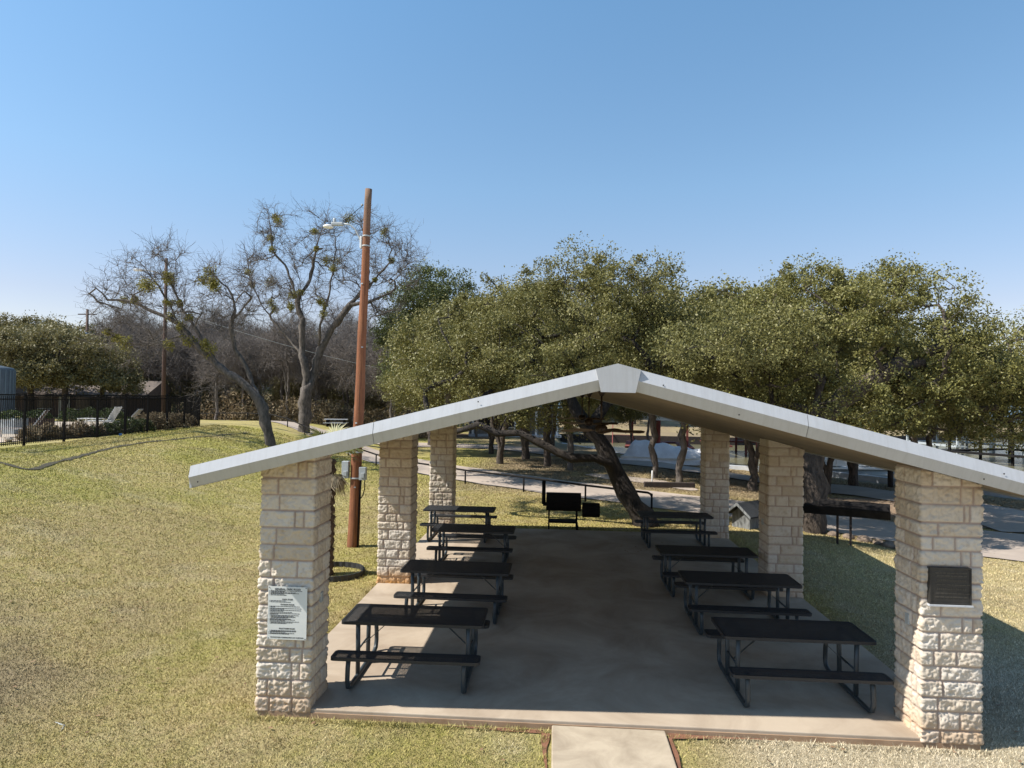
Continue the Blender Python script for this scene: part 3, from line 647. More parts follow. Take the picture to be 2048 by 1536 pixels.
# ------------------------------------------------------------------ pipe rail
rp = [(-29, 49.4), (-26.5, 47.6), (-23.6, 45.3), (-20.7, 43), (-17.9, 40.9), (-15.5, 38.3), (-13.2, 35.6), (-10.9, 32.9), (-8.5, 30.2), (-6.1, 27.4), (-3.4, 24.3), (-.47, 21.4), (2.2, 19.35), (4.6, 17.2), (6.8, 15.55)]
rl = empty('pipe_rail', (-.47, 21.4, 0)); tag(rl, 'long low black pipe rail on short posts following the road', 'railing')
def wp_(x, y, h): return (x+.47, y-21.4, float(H(x, y))+h)
top = [wp_(x, y, .60) for x, y in rp]; e = top[-1]; top[-1] = (e[0]-.12, e[1]+.1, e[2]); top += [(e[0]-.03, e[1]+.02, e[2]-.04), (e[0], e[1], e[2]-.12)]
MB().tube(top, .04, 8).build('top_rail', M['iron'], rl)
for x, y in rp: p = wp_(x, y, 0); MB().tube([(p[0], p[1], p[2]-.1), (p[0], p[1], p[2]+.585)], .036, 8).build('post', M['iron'], rl)

# ------------------------------------------------------------------ light pole
PZ = float(H(-1.57, 8.75)); up_ = empty('light_pole', (-1.57, 8.75, PZ)); tag(up_, 'tall reddish timber pole with a white street lamp near its top', 'light pole')
def pz(h): return (.21*h/9., 0, h)
zs = np.linspace(-.2, 9.02, 34); MB().tube([(pz(z)[0]+.008*math.sin(z*2.1), 0, z) for z in zs], [(.148-.0070*max(z, 0))*(1+.02*math.sin(z*3.7)) for z in zs], 22).build('shaft', M['pole'], up_)
tx = pz(8)[0]
MB().tube([(tx-.12, 0, 7.62), (tx-.2, 0, 7.80), (tx-.3, 0, 8.0), (tx-.45, 0, 8.12), (tx-.62, 0, 8.14)], .019, 8).build('lamp_arm', M['galv'], up_)
MB().box((tx-.14, 0, 7.66), (.05, .10, .30)).build('arm_bracket', M['white'], up_, .01)
lh = MB().box((tx-.76, 0, 8.13), (.30, .12, .085)).build('lamp_head', M['galv'], up_, .02)
MB().lathe([(.001, .03), (.09, .026), (.125, .0), (.13, -.03), (.10, -.045), (.001, -.05)], (0,0,0), 16).build('lamp_globe', M['white'], lh).location = (tx-1.0, 0, 8.08)
MB().lathe([(.04, 0), (.04, .08), (.032, .10), (.001, .105)], (0,0,0), 12).build('photocell', M['galv'], lh).location = (tx-.84, 0, 8.18)
MB().tube([(tx-.66, 0, 8.2), (tx-.5, 0, 8.28), (tx-.25, 0, 8.5), (tx-.1, 0, 8.62)], .008, 5).build('lamp_cable', M['iron'], up_)
MB().lathe([(.018, 0), (.028, .02), (.018, .04)], (0,0,0), 8).build('insulator', M['galv'], up_).location = (tx-.14, 0, 8.6)
for cx, cy_, w, z0, h in ((-.20, -.08, .17, 1.72, .42), (.235, -.06, .17, 1.68, .32)):
    bx_ = MB().box((cx, cy_, z0+h/2), (w, .14, h)).build('meter_box', M['galv'], up_, .008); MB().box((cx+.01, cy_-.085, z0+.12), (.09, .03, .12)).build('meter_cover', M['galv'], bx_, .006)
MB().tube([(.135, -.08, -.1), (.16, -.08, 1.0), (.19, -.08, 1.68)], .022, 8).build('conduit', M['iron'], up_)
MB().tube([(.28, -.06, 1.68), (.29, -.06, 1.5), (.25, -.06, 1.3), (.19, -.08, 1.22)], .012, 6).build('cable_loop', M['iron'], up_)
MB().tube([(-.02, -.17, 2.36), (-.17, -.17, 2.36)], .02, 6).build('hook', M['galv'], up_)

for zb_ in (1.7, 2.35, 7.55, 7.8): 
    rr_ = .158-.0078*zb_+.004; MB().lathe([(rr_, 0), (rr_+.004, .005), (rr_+.004, .03), (rr_, .035)], (pz(zb_)[0], 0, zb_), 20).build('strap', M['galv'], up_)
for a_, zb_ in ((-1.4, 1.5), (-1.7, 3.1), (-1.2, 5.0), (-1.9, 6.6)): 
    o = MB().box((0,0,0), (.05, .008, .03)).build('tag', M['galv'], up_); rr_ = .158-.0078*zb_+.003; o.location = (pz(zb_)[0]+rr_*math.cos(a_), rr_*math.sin(a_), zb_); o.rotation_euler = (0,0,a_+math.pi/2)
# ------------------------------------------------------------------ palm
def leafquads(C_, size, n, rs, flat=.0, asp=.55, tintb=None):
    """C_ (n,3) centres -> quads"""
    d1 = rs.normal(size=(n,3)); d1 /= np.linalg.norm(d1, axis=1)[:,None]; d2 = rs.normal(size=(n,3)); d2[:,2] *= .6
    d2 -= (d2*d1).sum(1)[:,None]*d1; d2 /= np.linalg.norm(d2, axis=1)[:,None]; s_ = size*(.6+.8*rs.rand(n))[:,None]
    V = np.zeros((n,4,3)); V[:,0] = C_-d1*s_*.5; V[:,1] = C_+d2*s_*asp*.5-d1*s_*.02; V[:,2] = C_+d1*s_*.5; V[:,3] = C_-d2*s_*asp*.5-d1*s_*.02
    return V.reshape(-1,3), np.arange(n*4).reshape(-1,4)
def fronds(n, rs, r0, up0, up1, length, droop):
    Vs = []
    for k in range(n):
        a = rs.uniform(0, 6.283); e = math.radians(rs.uniform(up0, up1)); dirv = np.array([math.cos(a)*math.cos(e), math.sin(a)*math.cos(e), math.sin(e)])
        stalk = length*rs.uniform(.35, .55); base = dirv*stalk; base[2] -= droop*.1
        side = np.cross(dirv, [0,0,1]); side /= np.linalg.norm(side)+1e-6; upv = np.cross(side, dirv)
        Vs.append([np.array([0,0,0])-side*.012, np.array([0,0,0])+side*.012, base+side*.008, base-side*.008])
        m_ = 17
        for j in range(m_):
            b = math.radians(-78+156*j/(m_-1)); dd = dirv*math.cos(b)+side*math.sin(b); L_ = length*rs.uniform(.5, .62)
            mid = base+dd*L_*.55+upv*.02; tip = base+dd*L_+np.array([0,0,-droop*L_*rs.uniform(.3, .9)]); w = np.cross(dd, upv)*.016
            Vs.append([base, mid+w, tip, mid-w])
    V = np.array(Vs); rr = np.repeat(rs.rand(len(V)), 4); return np_mesh('fronds', V.reshape(-1,3), np.arange(len(V)*4).reshape(-1,4), {'rnd': rr})
px_, py_ = -1.32, 6.1; pzg = float(H(px_, py_)); pa = empty('fan_palm', (px_, py_, pzg)); tag(pa, 'small fan palm with shaggy trunk close behind the front left pillar', 'palm')
tk = MB(); hh = 2.45
pr = [(.135+.025*math.sin(k*2.3)+.02*random.random(), k*hh/40) for k in range(41)]; tk.lathe(pr, (0,0,-.02), 14)
for k in range(420):
    a = random.uniform(0, 6.28); z = random.uniform(.05, hh); r = .15; tk.add([(r*math.cos(a), r*math.sin(a), z), (r*math.cos(a+.12), r*math.sin(a+.12), z), ((r+.05)*math.cos(a+.06), (r+.05)*math.sin(a+.06), z-.12)], [(0,1,2)])
tk.build('trunk', pm('palm_trunk', (.14, .095, .07), (.05, .035, .028), 14, .95, .8, 40), pa)
rs = np.random.RandomState(5); o = link('crown', fronds(24, rs, .1, -8, 62, .86, .3), M['palm'], pa); o.location = (0, 0, 2.5)
o = link('dead_fronds', fronds(12, rs, .1, -75, -35, .62, .5), M['drypalm'], pa); o.location = (.02, 0, 2.32)
ring = MB(); vs = []; n = 56; R_ = .66
for k in range(n):
    a = 2*math.pi*k/n; rr = R_+(.008 if k % 2 else -.008)
    for q, z in ((0, -.02), (0, .115), (.022, .115), (.022, -.02)): vs.append(((rr-q)*math.cos(a)-.0, (rr-q)*.95*math.sin(a), z))
ring.add(vs, [(k*4+j, k*4+(j+1)%4, ((k+1)%n)*4+(j+1)%4, ((k+1)%n)*4+j) for k in range(n) for j in range(4)])
o = ring.build('garden_edging', M['rubber']); o.location = (px_+.12, py_+.05, pzg); tag(o, 'ring of black corrugated plastic edging round the palm', 'garden edging')
# a stray root by the lawn
o = MB().tube([(-2.35, -.42, -.09), (-2.2, -.46, -.065), (-2.08, -.49, -.062), (-1.97, -.53, -.065), (-1.93, -.62, -.072), (-1.97, -.72, -.085)], .012, 6).build('fallen_branch', M['galv']); tag(o, 'short grey stick lying curved in the front lawn', 'branch')

# ------------------------------------------------------------------ trees
def segs(P0, P1, r0, r1, k=3):
    P0 = np.asarray(P0, float); P1 = np.asarray(P1, float); n = len(P0); d = P1-P0; d /= np.linalg.norm(d, axis=1)[:,None]+1e-9
    a = np.cross(d, np.tile([.31,.17,.93], (n,1))); a /= np.linalg.norm(a, axis=1)[:,None]+1e-9; b = np.cross(d, a); V = np.zeros((n, 2*k, 3))
    for j in range(k):
        c, s_ = math.cos(2*math.pi*j/k), math.sin(2*math.pi*j/k)
        V[:,j] = P0+(a*c+b*s_)*r0[:,None]; V[:,k+j] = P1+(a*c+b*s_)*r1[:,None]
    f = np.array([[j, (j+1)%k, k+(j+1)%k, k+j] for j in range(k)]); Fq = (f[None]+np.arange(n)[:,None,None]*2*k).reshape(-1,4)
    return V.reshape(-1,3), Fq
def skel(trunks, targets, rs, rbase, tip=.012, up=.12, step=.45, jit=.10, ex=2.3, lo=.45):
    """trunks: list of polylines sharing roots; returns nodes, parents, radii"""
    P = []; par = []; fixed = []
    for tr_ in trunks:
        pts, pi = tr_; prev = pi
        for i, p in enumerate(pts):
            if i == 0 and pi >= 0:
                prev = int(np.argmin(np.linalg.norm(np.array(P)-np.array(p), axis=1))); continue
            if P and prev >= 0:
                q = np.array(P[prev]); d = np.array(p)-q; L = np.linalg.norm(d); m_ = max(1, int(L/.4))
                for k in range(1, m_+1):
                    P.append(q+d*k/m_+(rs.normal(size=3)*np.array([.05,.05,.03]) if k < m_ else 0)); par.append(prev); prev = len(P)-1
            else: P.append(np.array(p, float)); par.append(-1); prev = len(P)-1
    nt_ = len(P); zmin = P[0][2]+lo*(max(p[2] for p in P)-P[0][2])
    ok = [i for i in range(nt_) if P[i][2] >= zmin]; 
    tend = P[nt_-1]; order = np.argsort(np.min([np.linalg.norm(targets-P[i], axis=1) for i in ok], axis=0))
    cand = np.array([P[i] for i in ok]); ci = list(ok)
    for o in order:
        T = targets[o]; dd = np.linalg.norm(cand-T, axis=1)+.35*np.maximum(cand[:,2]-T[2], 0); j = int(np.argmin(dd)); src = ci[j]; S0 = cand[j]
        L = np.linalg.norm(T-S0)
        if L < .05: continue
        m_ = max(1, int(round(L/step))); mid = (S0+T)/2+np.array([0,0,up*L])+rs.normal(size=3)*jit*L; prev = src; new = []
        for k in range(1, m_+1):
            t_ = k/m_; p = (1-t_)**2*S0+2*t_*(1-t_)*mid+t_*t_*T
            if k < m_: p = p+rs.normal(size=3)*.035
            P.append(p); par.append(prev); prev = len(P)-1; new.append(p); ci.append(prev)
        cand = np.vstack([cand, np.array(new)])
    P = np.array(P); par = np.array(par); n = len(P); a = np.zeros(n); ch = np.zeros(n, int)
    for i in range(n-1, -1, -1):
        if ch[i] == 0: a[i] = tip**ex
        if par[i] >= 0: a[par[i]] += a[i]; ch[par[i]] += 1
    r = a**(1/ex); rb = r[0]; k_ = math.log(rbase/tip)/math.log(rb/tip); r = tip*(r/tip)**k_
    return P, par, r
def wood(P, par, r, big=.03, sides=8):
    """tubes for thick chains, prisms for the rest, joined into one mesh"""
    n = len(P); kids = [[] for _ in range(n)]
    for i in range(n):
        if par[i] >= 0: kids[par[i]].append(i)
    mb = MB(); stack = [(0, None)]; thinA = []
    while stack:
        st, pr = stack.pop(); ch = []; rr = []
        if pr is not None: ch.append(P[pr]); rr.append(min(r[st]*1.15, r[pr]))
        i = st
        while True:
            ch.append(P[i]); rr.append(r[i])
            if not kids[i]: break
            ks = sorted(kids[i], key=lambda k: -r[k])
            for k in ks[1:]: stack.append((k, i))
            i = ks[0]
        if rr[0] > big:
            cut = next((q for q, x in enumerate(rr) if x < big*.6), len(rr)-1)
            cut = max(cut, 1)
            sd = 12 if rr[0] > .15 else 7
            mb.tube(ch[:cut+1], [x*(1+.13*math.sin(q*2.7)+.05*math.sin(q*5.1)) for q, x in enumerate(rr[:cut+1])], sd, cap=False); s0 = cut
        else: s0 = 0
        for q in range(s0, len(ch)-1): thinA.append((ch[q], ch[q+1], rr[q], rr[q+1]))
    return mb, thinA
def combine(name, mb, thin, extra=None):
    V = np.array(mb.v, float).reshape(-1,3); Fl = [f for f in mb.f if len(f) == 4]; Fa = np.array(Fl, int).reshape(-1,4)
    if len(thin):
        v2, f2 = segs(np.array([t_[0] for t_ in thin]), np.array([t_[1] for t_ in thin]), np.array([t_[2] for t_ in thin]), np.array([t_[3] for t_ in thin]), 4)
        Fa = np.vstack([Fa, f2+len(V)]); V = np.vstack([V, v2])
    if extra is not None and len(extra[0]):
        v3, f3 = segs(*extra); Fa = np.vstack([Fa, f3+len(V)]); V = np.vstack([V, v3])
    return np_mesh(name, V, Fa, None, True)
def lobes_pts(lobes, n, rs, shell=.45):
    w = np.array([l[3]*l[4]*l[5] for l in lobes])**.8; w /= w.sum(); out = []
    while len(out) < n:
        l = lobes[rs.choice(len(lobes), p=w)]; d = rs.normal(size=3); d /= np.linalg.norm(d); q = shell+(1-shell)*rs.rand()**.5
        if d[2] < -.55: continue
        p = np.array(l[:3])+d*np.array(l[3:6])*q
        out.append(p)
    return np.array(out)
def leafmesh(C_, rs, per, crad, size):
    n = len(C_)*per; c = np.repeat(C_, per, 0); sc = np.repeat(.5+1.05*rs.rand(len(C_)), per)[:,None]
    g = rs.normal(size=(n,3)); g /= np.linalg.norm(g, axis=1)[:,None]; g *= (rs.rand(n)**.55)[:,None]*crad*sc; g[:,2] *= .72
    g = g*(1+.5*(vn(*(c+g).T*2.4, seed=3)[:,None]-.5)*2)
    pt = c+g; keep = (vn(pt[:,0]*1.25, pt[:,1]*1.25, pt[:,2]*1.5, seed=23)*.62+vn(pt[:,0]*3.1, pt[:,1]*3.1, pt[:,2]*3.4, seed=29)*.38) > .355+.05*rs.rand(n)
    tb_ = np.repeat(rs.rand(len(C_)), per)[keep]; pt = pt[keep]; n = len(pt); v, f = leafquads(pt, size, n, rs)
    rr = np.repeat(np.clip(.35*tb_+.65*rs.rand(n), 0, 1), 4); return np_mesh('crown', v, f, {'rnd': rr})
def oak(name, base, trunks, lobes, n, rs, rbase, per, crad, size, lm, label=None, group=None, bark='bark', shell=.45, cat='tree', up=.1):
    T = lobes_pts(lobes, n, rs, shell); P, par, r = skel(trunks, T, rs, rbase, up=up); mb, thin = wood(P, par, r)
    e = empty(name, base); 
    link('trunk', combine('trunk', mb, thin), M[bark], e); link('crown', leafmesh(T, rs, per, crad, size), M[lm], e)
    return tag(e, label, cat, group)
L3 = lambda pts, b: [tuple(np.array(p, float)-np.array(b, float)) for p in pts]
rs = np.random.RandomState(100)
# leaning oak by the slab
b0 = (6.25, 12.75, float(H(6.25, 12.75))); main = [(0,0,-.15), (-.12,.0,.3), (-.62,.05,.95), (-.95,.1,1.6), (-1.25,.1,2.2), (-1.75,.1,2.85), (-2.2,.2,3.5), (-2.5,.4,4.4)]
limb = [(-.80,.05,1.3), (-1.15,-.1,1.85), (-1.6,-.2,2.02), (-2.3,-.2,2.0), (-2.7,-.15,2.15), (-3.3,-.1,2.45), (-3.9,0,2.72), (-4.6,.1,2.68), (-5.2,.2,2.95), (-5.9,.3,2.7), (-6.5,.5,2.85)]
limb2 = [(-1.9,.1,3.0), (-1.2,.3,3.7), (-.3,.6,4.4)]
T = lobes_pts([(-3.5,1.3,3.0,1.5,.9,.55), (-2.3,1.5,3.3,1.0,.9,.5), (1.6,-2.0,5.5,1.9,1.6,1.0), (3.3,-1.0,5.4,1.8,1.6,1.1), (1.9,.3,5.0,2.0,1.5,1.2), (3.4,1.2,5.2,1.8,1.8,1.2), (-3.4,-.2,4.9,2.2,1.2,1.1), (-2.6,2.0,6.4,3.8,3.2,2.0), (-.6,2.2,6.9,2.4,2.6,2.0), (-2.2,2.4,7.6,1.3,1.3,1.5), (-5.2,2.6,5.5,2.6,2.6,1.7), (.9,2.4,5.4,2.6,2.4,1.8), (-2.3,1.2,4.5,3.0,1.8,1.0), (-4.4,1.0,3.9,2.2,1.2,.9), (-6.4,2.6,4.4,1.6,2.2,1.2)], 700, rs, .35)  # some front lobes added so the crown shades grill, pump house and trunk
T = np.vstack([T, [(-6.9,.8,3.2), (-6.2,.4,3.3), (-5.2,.2,3.35), (-4.3,.2,3.2), (-3.6,.3,3.3), (-5.6,.4,3.9)]])
P, par, r = skel([(main, -1), (limb, 0), (limb2, 0)], T, rs, .27, up=.08)
for pl, r0_, r1_ in ((main, .27, .17), (limb, .16, .07), (limb2, .13, .06)):
    for i in range(len(P)):
        dd = [np.linalg.norm(P[i]-np.array(q)) for q in pl]; j = int(np.argmin(dd))
        if dd[j] < .34 and i < 75: r[i] = max(r[i], r0_+(r1_-r0_)*j/(len(pl)-1))
r[:3] = [.42, .36, .31]
mb, thin = wood(P, par, r)
e = empty('live_oak', b0); M['barkshade'] = pm('shaded_oak_bark', (.05, .04, .033), (.014, .012, .011), 5, .95, 1., 16, dist=.05, streak=(2.2, 2.2, .7)); link('trunk', combine('trunk', mb, thin), M['barkshade'], e); link('crown', leafmesh(T, rs, 330, .50, .078), M['leafA'], e)  # oak bark copy darkened: crown shade is put into this trunk's colour
tag(e, 'big live oak leaning left with one long low crooked limb, rooted behind the slab', 'tree')
# big oak on the right
b1 = (11.15, 12.75, float(H(11.15, 12.75)))
oak('live_oak', b1, [([(0,0,-.2), (.0,.02,.8), (-.05,.05,1.8), (.0,.1,2.7), (.1,.15,3.5), (.35,.3,4.5)], -1), ([(.05,.1,3.2), (1.2,.2,4.2), (2.6,.3,5.0)], 0)],
    [(.4,1.4,6.1,2.6,2.8,2.0), (2.7,1.2,6.1,2.5,2.6,2.0), (-1.5,1.9,5.2,2.2,2.4,1.9), (4.6,1.4,5.0,2.3,2.4,1.7), (1.4,.6,3.9,3.2,2.2,1.2), (6.0,1.6,4.4,1.8,2.0,1.1), (4.4,1.2,3.2,2.2,1.6,.8), (7.6,2.6,5.0,2.2,2.4,1.9), (7.4,2.4,3.2,2.0,2.2,1.2), (9.6,2.8,5.0,2.2,2.4,1.9), (9.4,2.4,3.0,2.0,2.2,1.3), (.6,1.8,7.6,1.3,1.4,1.2), (3.2,1.6,7.4,1.3,1.4,1.1)], 900, rs, .36, 300, .52, .08, 'leafB', 'broad live oak with thick upright trunk beside the trough grill', 'oaks')
# generic variants
def variant(seed, h, sp, rb, lm, n=300, per=150, lean=0, bark='bark', two=False, size=.12, crad=.72, low=.38):
    rs = np.random.RandomState(seed); tr_ = [(0,0,-.2), (.1*lean,.05,h*.12), (.35*lean,0,h*.28), (.8*lean,.1,h*.42), (1.0*lean,.1,h*.55)]; trs = [(tr_, -1)]
    if two: trs.append(([(.1*lean,0,h*.06), (-.45,.2,h*.25), (-.9,.2,h*.45)], 0))
    lb = [(lean,0,h*.72,sp*.72,sp*.72,h*.25)]
    for k in range(6):
        a = k*1.047+rs.rand(); q = sp*rs.uniform(.45,.62); lb.append((lean+q*math.cos(a), q*math.sin(a), h*rs.uniform(low+.1,.78), sp*.42, sp*.42, h*.16))
    T = lobes_pts(lb, n, rs, .4); P, par, r = skel(trs, T, rs, rb, tip=.014); mb, thin = wood(P, par, r)
    e = empty('live_oak'); link('trunk', combine('trunk', mb, thin), M[bark], e); link('crown', leafmesh(T, rs, per, crad, size), M[lm], e); return e
VA = variant(1, 10, 4.9, .24, 'leafA', 400, 225, low=.26); VB = variant(2, 9.5, 4.5, .2, 'leafB', 380, 225, .9, two=True, low=.26); VC = variant(3, 13, 4.4, .3, 'leafC', 380, 200, low=.3, size=.13, crad=.8); VD = variant(4, 8, 4.6, .22, 'leafD', 260, 125, size=.19, crad=.85, low=.25)
VE = variant(5, 8.5, 3.8, .15, 'leafA', 290, 200, -.6, bark='barkg'); used = set()
def place(v, x, y, rz, s_, label, group='oaks', sz=None, cat='tree'):
    o = v if v.name not in used else copy_tree(v); used.add(v.name); o.location = (x, y, float(H(x, y))); o.rotation_euler = (0,0,rz); o.scale = (s_, s_, sz or s_); return tag(o, label, cat, group)
place(VE, -1.9, 24.0, 2.2, 1.0, 'small olive live oak beyond the pipe rail, its trunk behind the back left pillar', sz=.98)
place(VC, -6.3, 44.5, .4, 1.32, 'tall dark evergreen oak rising behind the light pole on the far side of the road', sz=1.14)
place(VC, -1.4, 50, 2.9, .95, 'dark evergreen oak behind the gravel track, right of the tallest one', sz=.9)
place(VB, .3, 30.6, .3, 1.05, 'live oak with doubled trunk growing in the grass beyond the pipe rail', sz=1.05)
place(VA, 1.6, 34.2, 1.9, 1.1, 'live oak with short thick trunk just behind the doubled one'); place(VA, 3.0, 30.2, 4.0, .9, 'live oak with dark slanting trunk beyond the pipe rail', sz=1.08)
place(VE, 4.3, 28.3, 5.4, 1.1, 'live oak with stout mottled trunk seen left of the leaning oak', sz=1.1); place(VE, 8.4, 25.6, .8, 1.05, 'slim live oak with pale forked trunk left of the timber')
place(VE, 9.2, 23.6, 3.4, 1.1, 'slim live oak with dark leaning trunk behind the timber'); place(VE, 10.6, 24.0, 5.0, 1.12, 'slim live oak with dark crooked trunk near the back right pillar')
place(VB, 12.3, 22.6, 2.2, 1.0, 'live oak with clustered trunks between the two right hand pillars'); place(VA, 13.6, 24.5, 3.0, .98, 'live oak behind the clustered trunks, nearer the lake')
place(VA, 18.3, 26.5, .9, 1.0, 'live oak near the water at the right, behind the broad oak', sz=.92); place(VE, 17.3, 19.6, 2.0, .85, 'slim oak behind the right pillar beyond the litter covered ground', sz=.8)
place(VE, 8.9, 40.1, 1.2, .62, 'thin crooked tree on the lake bank left of the boathouse', sz=.8); place(VE, 9.6, 37.3, 4.1, .6, 'thin forked tree on the lake bank in front of the boathouse', sz=.8)
for i, (x, y, s_) in enumerate([(-.9, 37.5, .95), (3.3, 38.8, .9), (-4.6, 37.2, .8), (6.8, 45.5, .7), (14.8, 29.2, .85), (1.2, 47, 1.0), (15.8, 23.4, .9), (20.5, 24.2, .9)]):
    place(VE if i%2 else VB, x, y, i*2.1, s_, 'background live oak of the grove between the road and the lake', 'background oaks of the lakeside grove')
for i, (x, y, s_) in enumerate([(24.5, 66, .9), (33, 74, 1.1), (44, 84, 1.2), (56, 96, 1.2), (70, 104, 1.3), (14, 82, 1.2), (4, 86, 1.2), (-4, 74, 1.1), (24, 95, 1.3), (88, 110, 1.4), (36, 104, 1.4), (2, 68, .9), (110, 130, 1.5), (52, 120, 1.5), (72, 135, 1.6)]):
    place(VD, x, y, i*1.7, s_, 'grey green live oak on the far shore of the lake', 'oaks on the far shore')
for i, (u, v, d, s_) in enumerate([(60, 0, 56, 1.0), (130, 0, 52, .9), (205, 0, 56, .8), (15, 0, 50, .85), (95, 0, 70, 1.3), (180, 0, 72, 1.2), (250, 0, 66, .95), (-60, 0, 60, 1.1), (95, 0, 92, 1.35), (20, 0, 98, 1.4), (-120, 0, 90, 1.4), (270, 0, 96, 1.2), (160, 0, 108, 1.45), (350, 0, 112, 1.3), (310, 0, 70, .95), (390, 0, 66, .62), (470, 0, 70, .7), (585, 0, 68, .6), (650, 0, 72, .75), (760, 0, 70, .7), (440, 0, 84, 1.05), (570, 0, 92, 1.1), (690, 0, 88, 1.1), (500, 0, 120, 1.3), (660, 0, 118, 1.35), (780, 0, 100, 1.2), (-40, 0, 120, 1.7), (60, 0, 125, 1.7)]):
    p = D(u, 800, d); place(VD, p[0], p[1], i*1.3, s_, 'bushy olive green live oak in the woods behind the pool', 'oaks in the woods behind the pool')

# ---- bare trees
def twigs(P, par, r, rs, nmax, lo=.0, hi=.05, L=(.4,1.1), r0=.010, mult=2):
    c = np.where((r < hi) & (par >= 0))[0]; c = rs.choice(c, nmax, replace=True); d = P[c]-P[par[c]]; d /= np.linalg.norm(d, axis=1)[:,None]+1e-9; A_, B2, ra, rb = [], [], [], []
    p = P[c]; dirs = d*.6+rs.normal(size=(nmax,3))*.62+np.array([0,0,.18]); dirs /= np.linalg.norm(dirs, axis=1)[:,None]; ln = rs.uniform(L[0], L[1], nmax)[:,None]
    rad = np.full(nmax, r0)
    for k in range(3):
        q = p+dirs*ln/3; A_.append(p); B2.append(q); ra.append(rad*(1-.25*k)); rb.append(rad*(1-.25*(k+1)))
        # side twig
        sd = dirs+rs.normal(size=(nmax,3))*.75; sd /= np.linalg.norm(sd, axis=1)[:,None]; A_.append(q); B2.append(q+sd*ln*.33); ra.append(rad*.55); rb.append(rad*.3)
        dirs = dirs+rs.normal(size=(nmax,3))*.35+np.array([0,0,.05]); dirs /= np.linalg.norm(dirs, axis=1)[:,None]; p = q
    return np.vstack(A_), np.vstack(B2), np.concatenate(ra), np.concatenate(rb)
def mistle(P, r, rs, n, parent, lm='mist', rad=.42, lo=.02, hi=.09):
    c = np.where((r > lo) & (r < hi))[0]; c = rs.choice(c, n, replace=False)
    for j in c:
        k = 430; g = rs.normal(size=(k,3)); g /= np.linalg.norm(g, axis=1)[:,None]; R1 = rad*rs.uniform(.5, 1.1); o_ = rs.uniform(0, 50, 3); w_ = .45+1.1*fbm(g[:,0]*1.7+o_[0], g[:,1]*1.7+o_[1], g[:,2]*1.7+o_[2], 2, 2); pts = P[j]+g*((rs.rand(k)**.5)*w_)[:,None]*R1*rs.uniform(.75, 1.2, 3)
        v, f = leafquads(pts, .095, k, rs); link('mistletoe', np_mesh('mistletoe', v, f, {'rnd': np.repeat(rs.rand(k), 4)}), M[lm], parent)
def bare(name, base, trunks, T, rs, rb, ntw, label, nm, group=None, bark='barkg', tip=.012, tr=.011, up=.05, lo=.25, L=(.4,1.1)):
    P, par, r = skel(trunks, T, rs, rb, tip=tip, up=up, jit=.13, lo=lo); mb, thin = wood(P, par, r, big=.022); e = empty(name, base)
    link('trunk', combine('trunk', mb, thin, twigs(P, par, r, rs, ntw, r0=tr, L=L)), M[bark], e)
    if nm: mistle(P, r, rs, nm, e)
    return tag(e, label, 'tree', group)
def fit(pts, d, base, dy=None):
    out = []
    for i, q in enumerate(pts):
        dd = d+(q[2] if len(q) > 2 else 0); out.append(tuple(D(q[0], q[1], dd)-np.array(base)))
    return out
rs = np.random.RandomState(55)
# leaning bare tree
p = D(541, 890, 35); bl = (p[0], p[1], float(H(p[0], p[1])))
main = [(0,0,-.4)]+fit([(541,886),(530,845),(517,800),(490,770),(440,735),(400,700),(365,670),(345,645)], 35, bl)
l1 = fit([(400,700),(375,665),(345,640),(310,625),(280,610),(245,600),(215,600)], 35, bl); l2 = fit([(365,670),(345,620),(320,575),(290,535),(265,515)], 35, bl)
l3 = fit([(440,735),(420,700),(390,655),(365,620),(340,560),(325,515)], 35, bl); l4 = fit([(517,800),(505,770),(490,730),(470,700),(462,660),(470,620),(455,575),(420,545)], 35.5, bl)
l5 = fit([(470,640),(500,600),(505,570)], 35.5, bl); l6 = fit([(340,690),(300,690),(250,685),(215,665)], 34.5, bl); l7 = fit([(490,770),(450,770),(420,775),(390,790)], 34, bl)
l8 = fit([(530,845),(528,800),(520,760),(500,720),(480,690)], 35.8, bl)
def cloud(anchors, n, sx, sz, d, base, rs, dy=1.7):
    A_ = []
    for k in range(n):
        a = anchors[rs.randint(len(anchors))]; q = D(a[0]+rs.normal()*sx, a[1]+rs.normal()*sz, d+np.clip(rs.normal(), -1.6, 1.6)*dy)-np.array(base); A_.append(q)
    return np.array(A_)
an = [(215,600),(250,560),(270,520),(300,540),(335,520),(365,560),(240,640),(200,640),(230,680),(300,590),(350,600),(425,550),(470,590),(500,570),(450,640),(400,620),(260,600),(320,660),(290,700),(420,600),(490,640)]
bare('bare_elm', bl, [(main,-1)]+[(l,0) for l in (l1,l2,l3,l4,l5,l6,l7,l8)], cloud(an, 210, 20, 20, 35, bl, rs), rs, .27, 2300, 'leafless old tree leaning left over the pool fence, tufted with mistletoe', 22, lo=.3, tr=.011, tip=.011)
p = D(607, 868, 46); bl2 = (p[0], p[1], float(H(p[0], p[1])))
main = [(0,0,-.4)]+fit([(608,862),(610,820),(612,780),(612,745)], 46, bl2)
m1 = fit([(612,745),(603,710),(604,670),(606,640),(603,600),(600,560),(585,520),(560,480)], 46, bl2); m2 = fit([(612,780),(628,745),(640,700),(665,655),(700,610),(740,570),(775,530),(800,500)], 46.5, bl2)
m3 = fit([(606,640),(590,590),(575,540),(545,500),(540,450),(536,425)], 46, bl2); m4 = fit([(640,700),(640,650),(655,600),(665,550),(672,500),(668,460)], 45.5, bl2); m5 = fit([(603,600),(620,560),(630,510),(640,470)], 46.5, bl2)
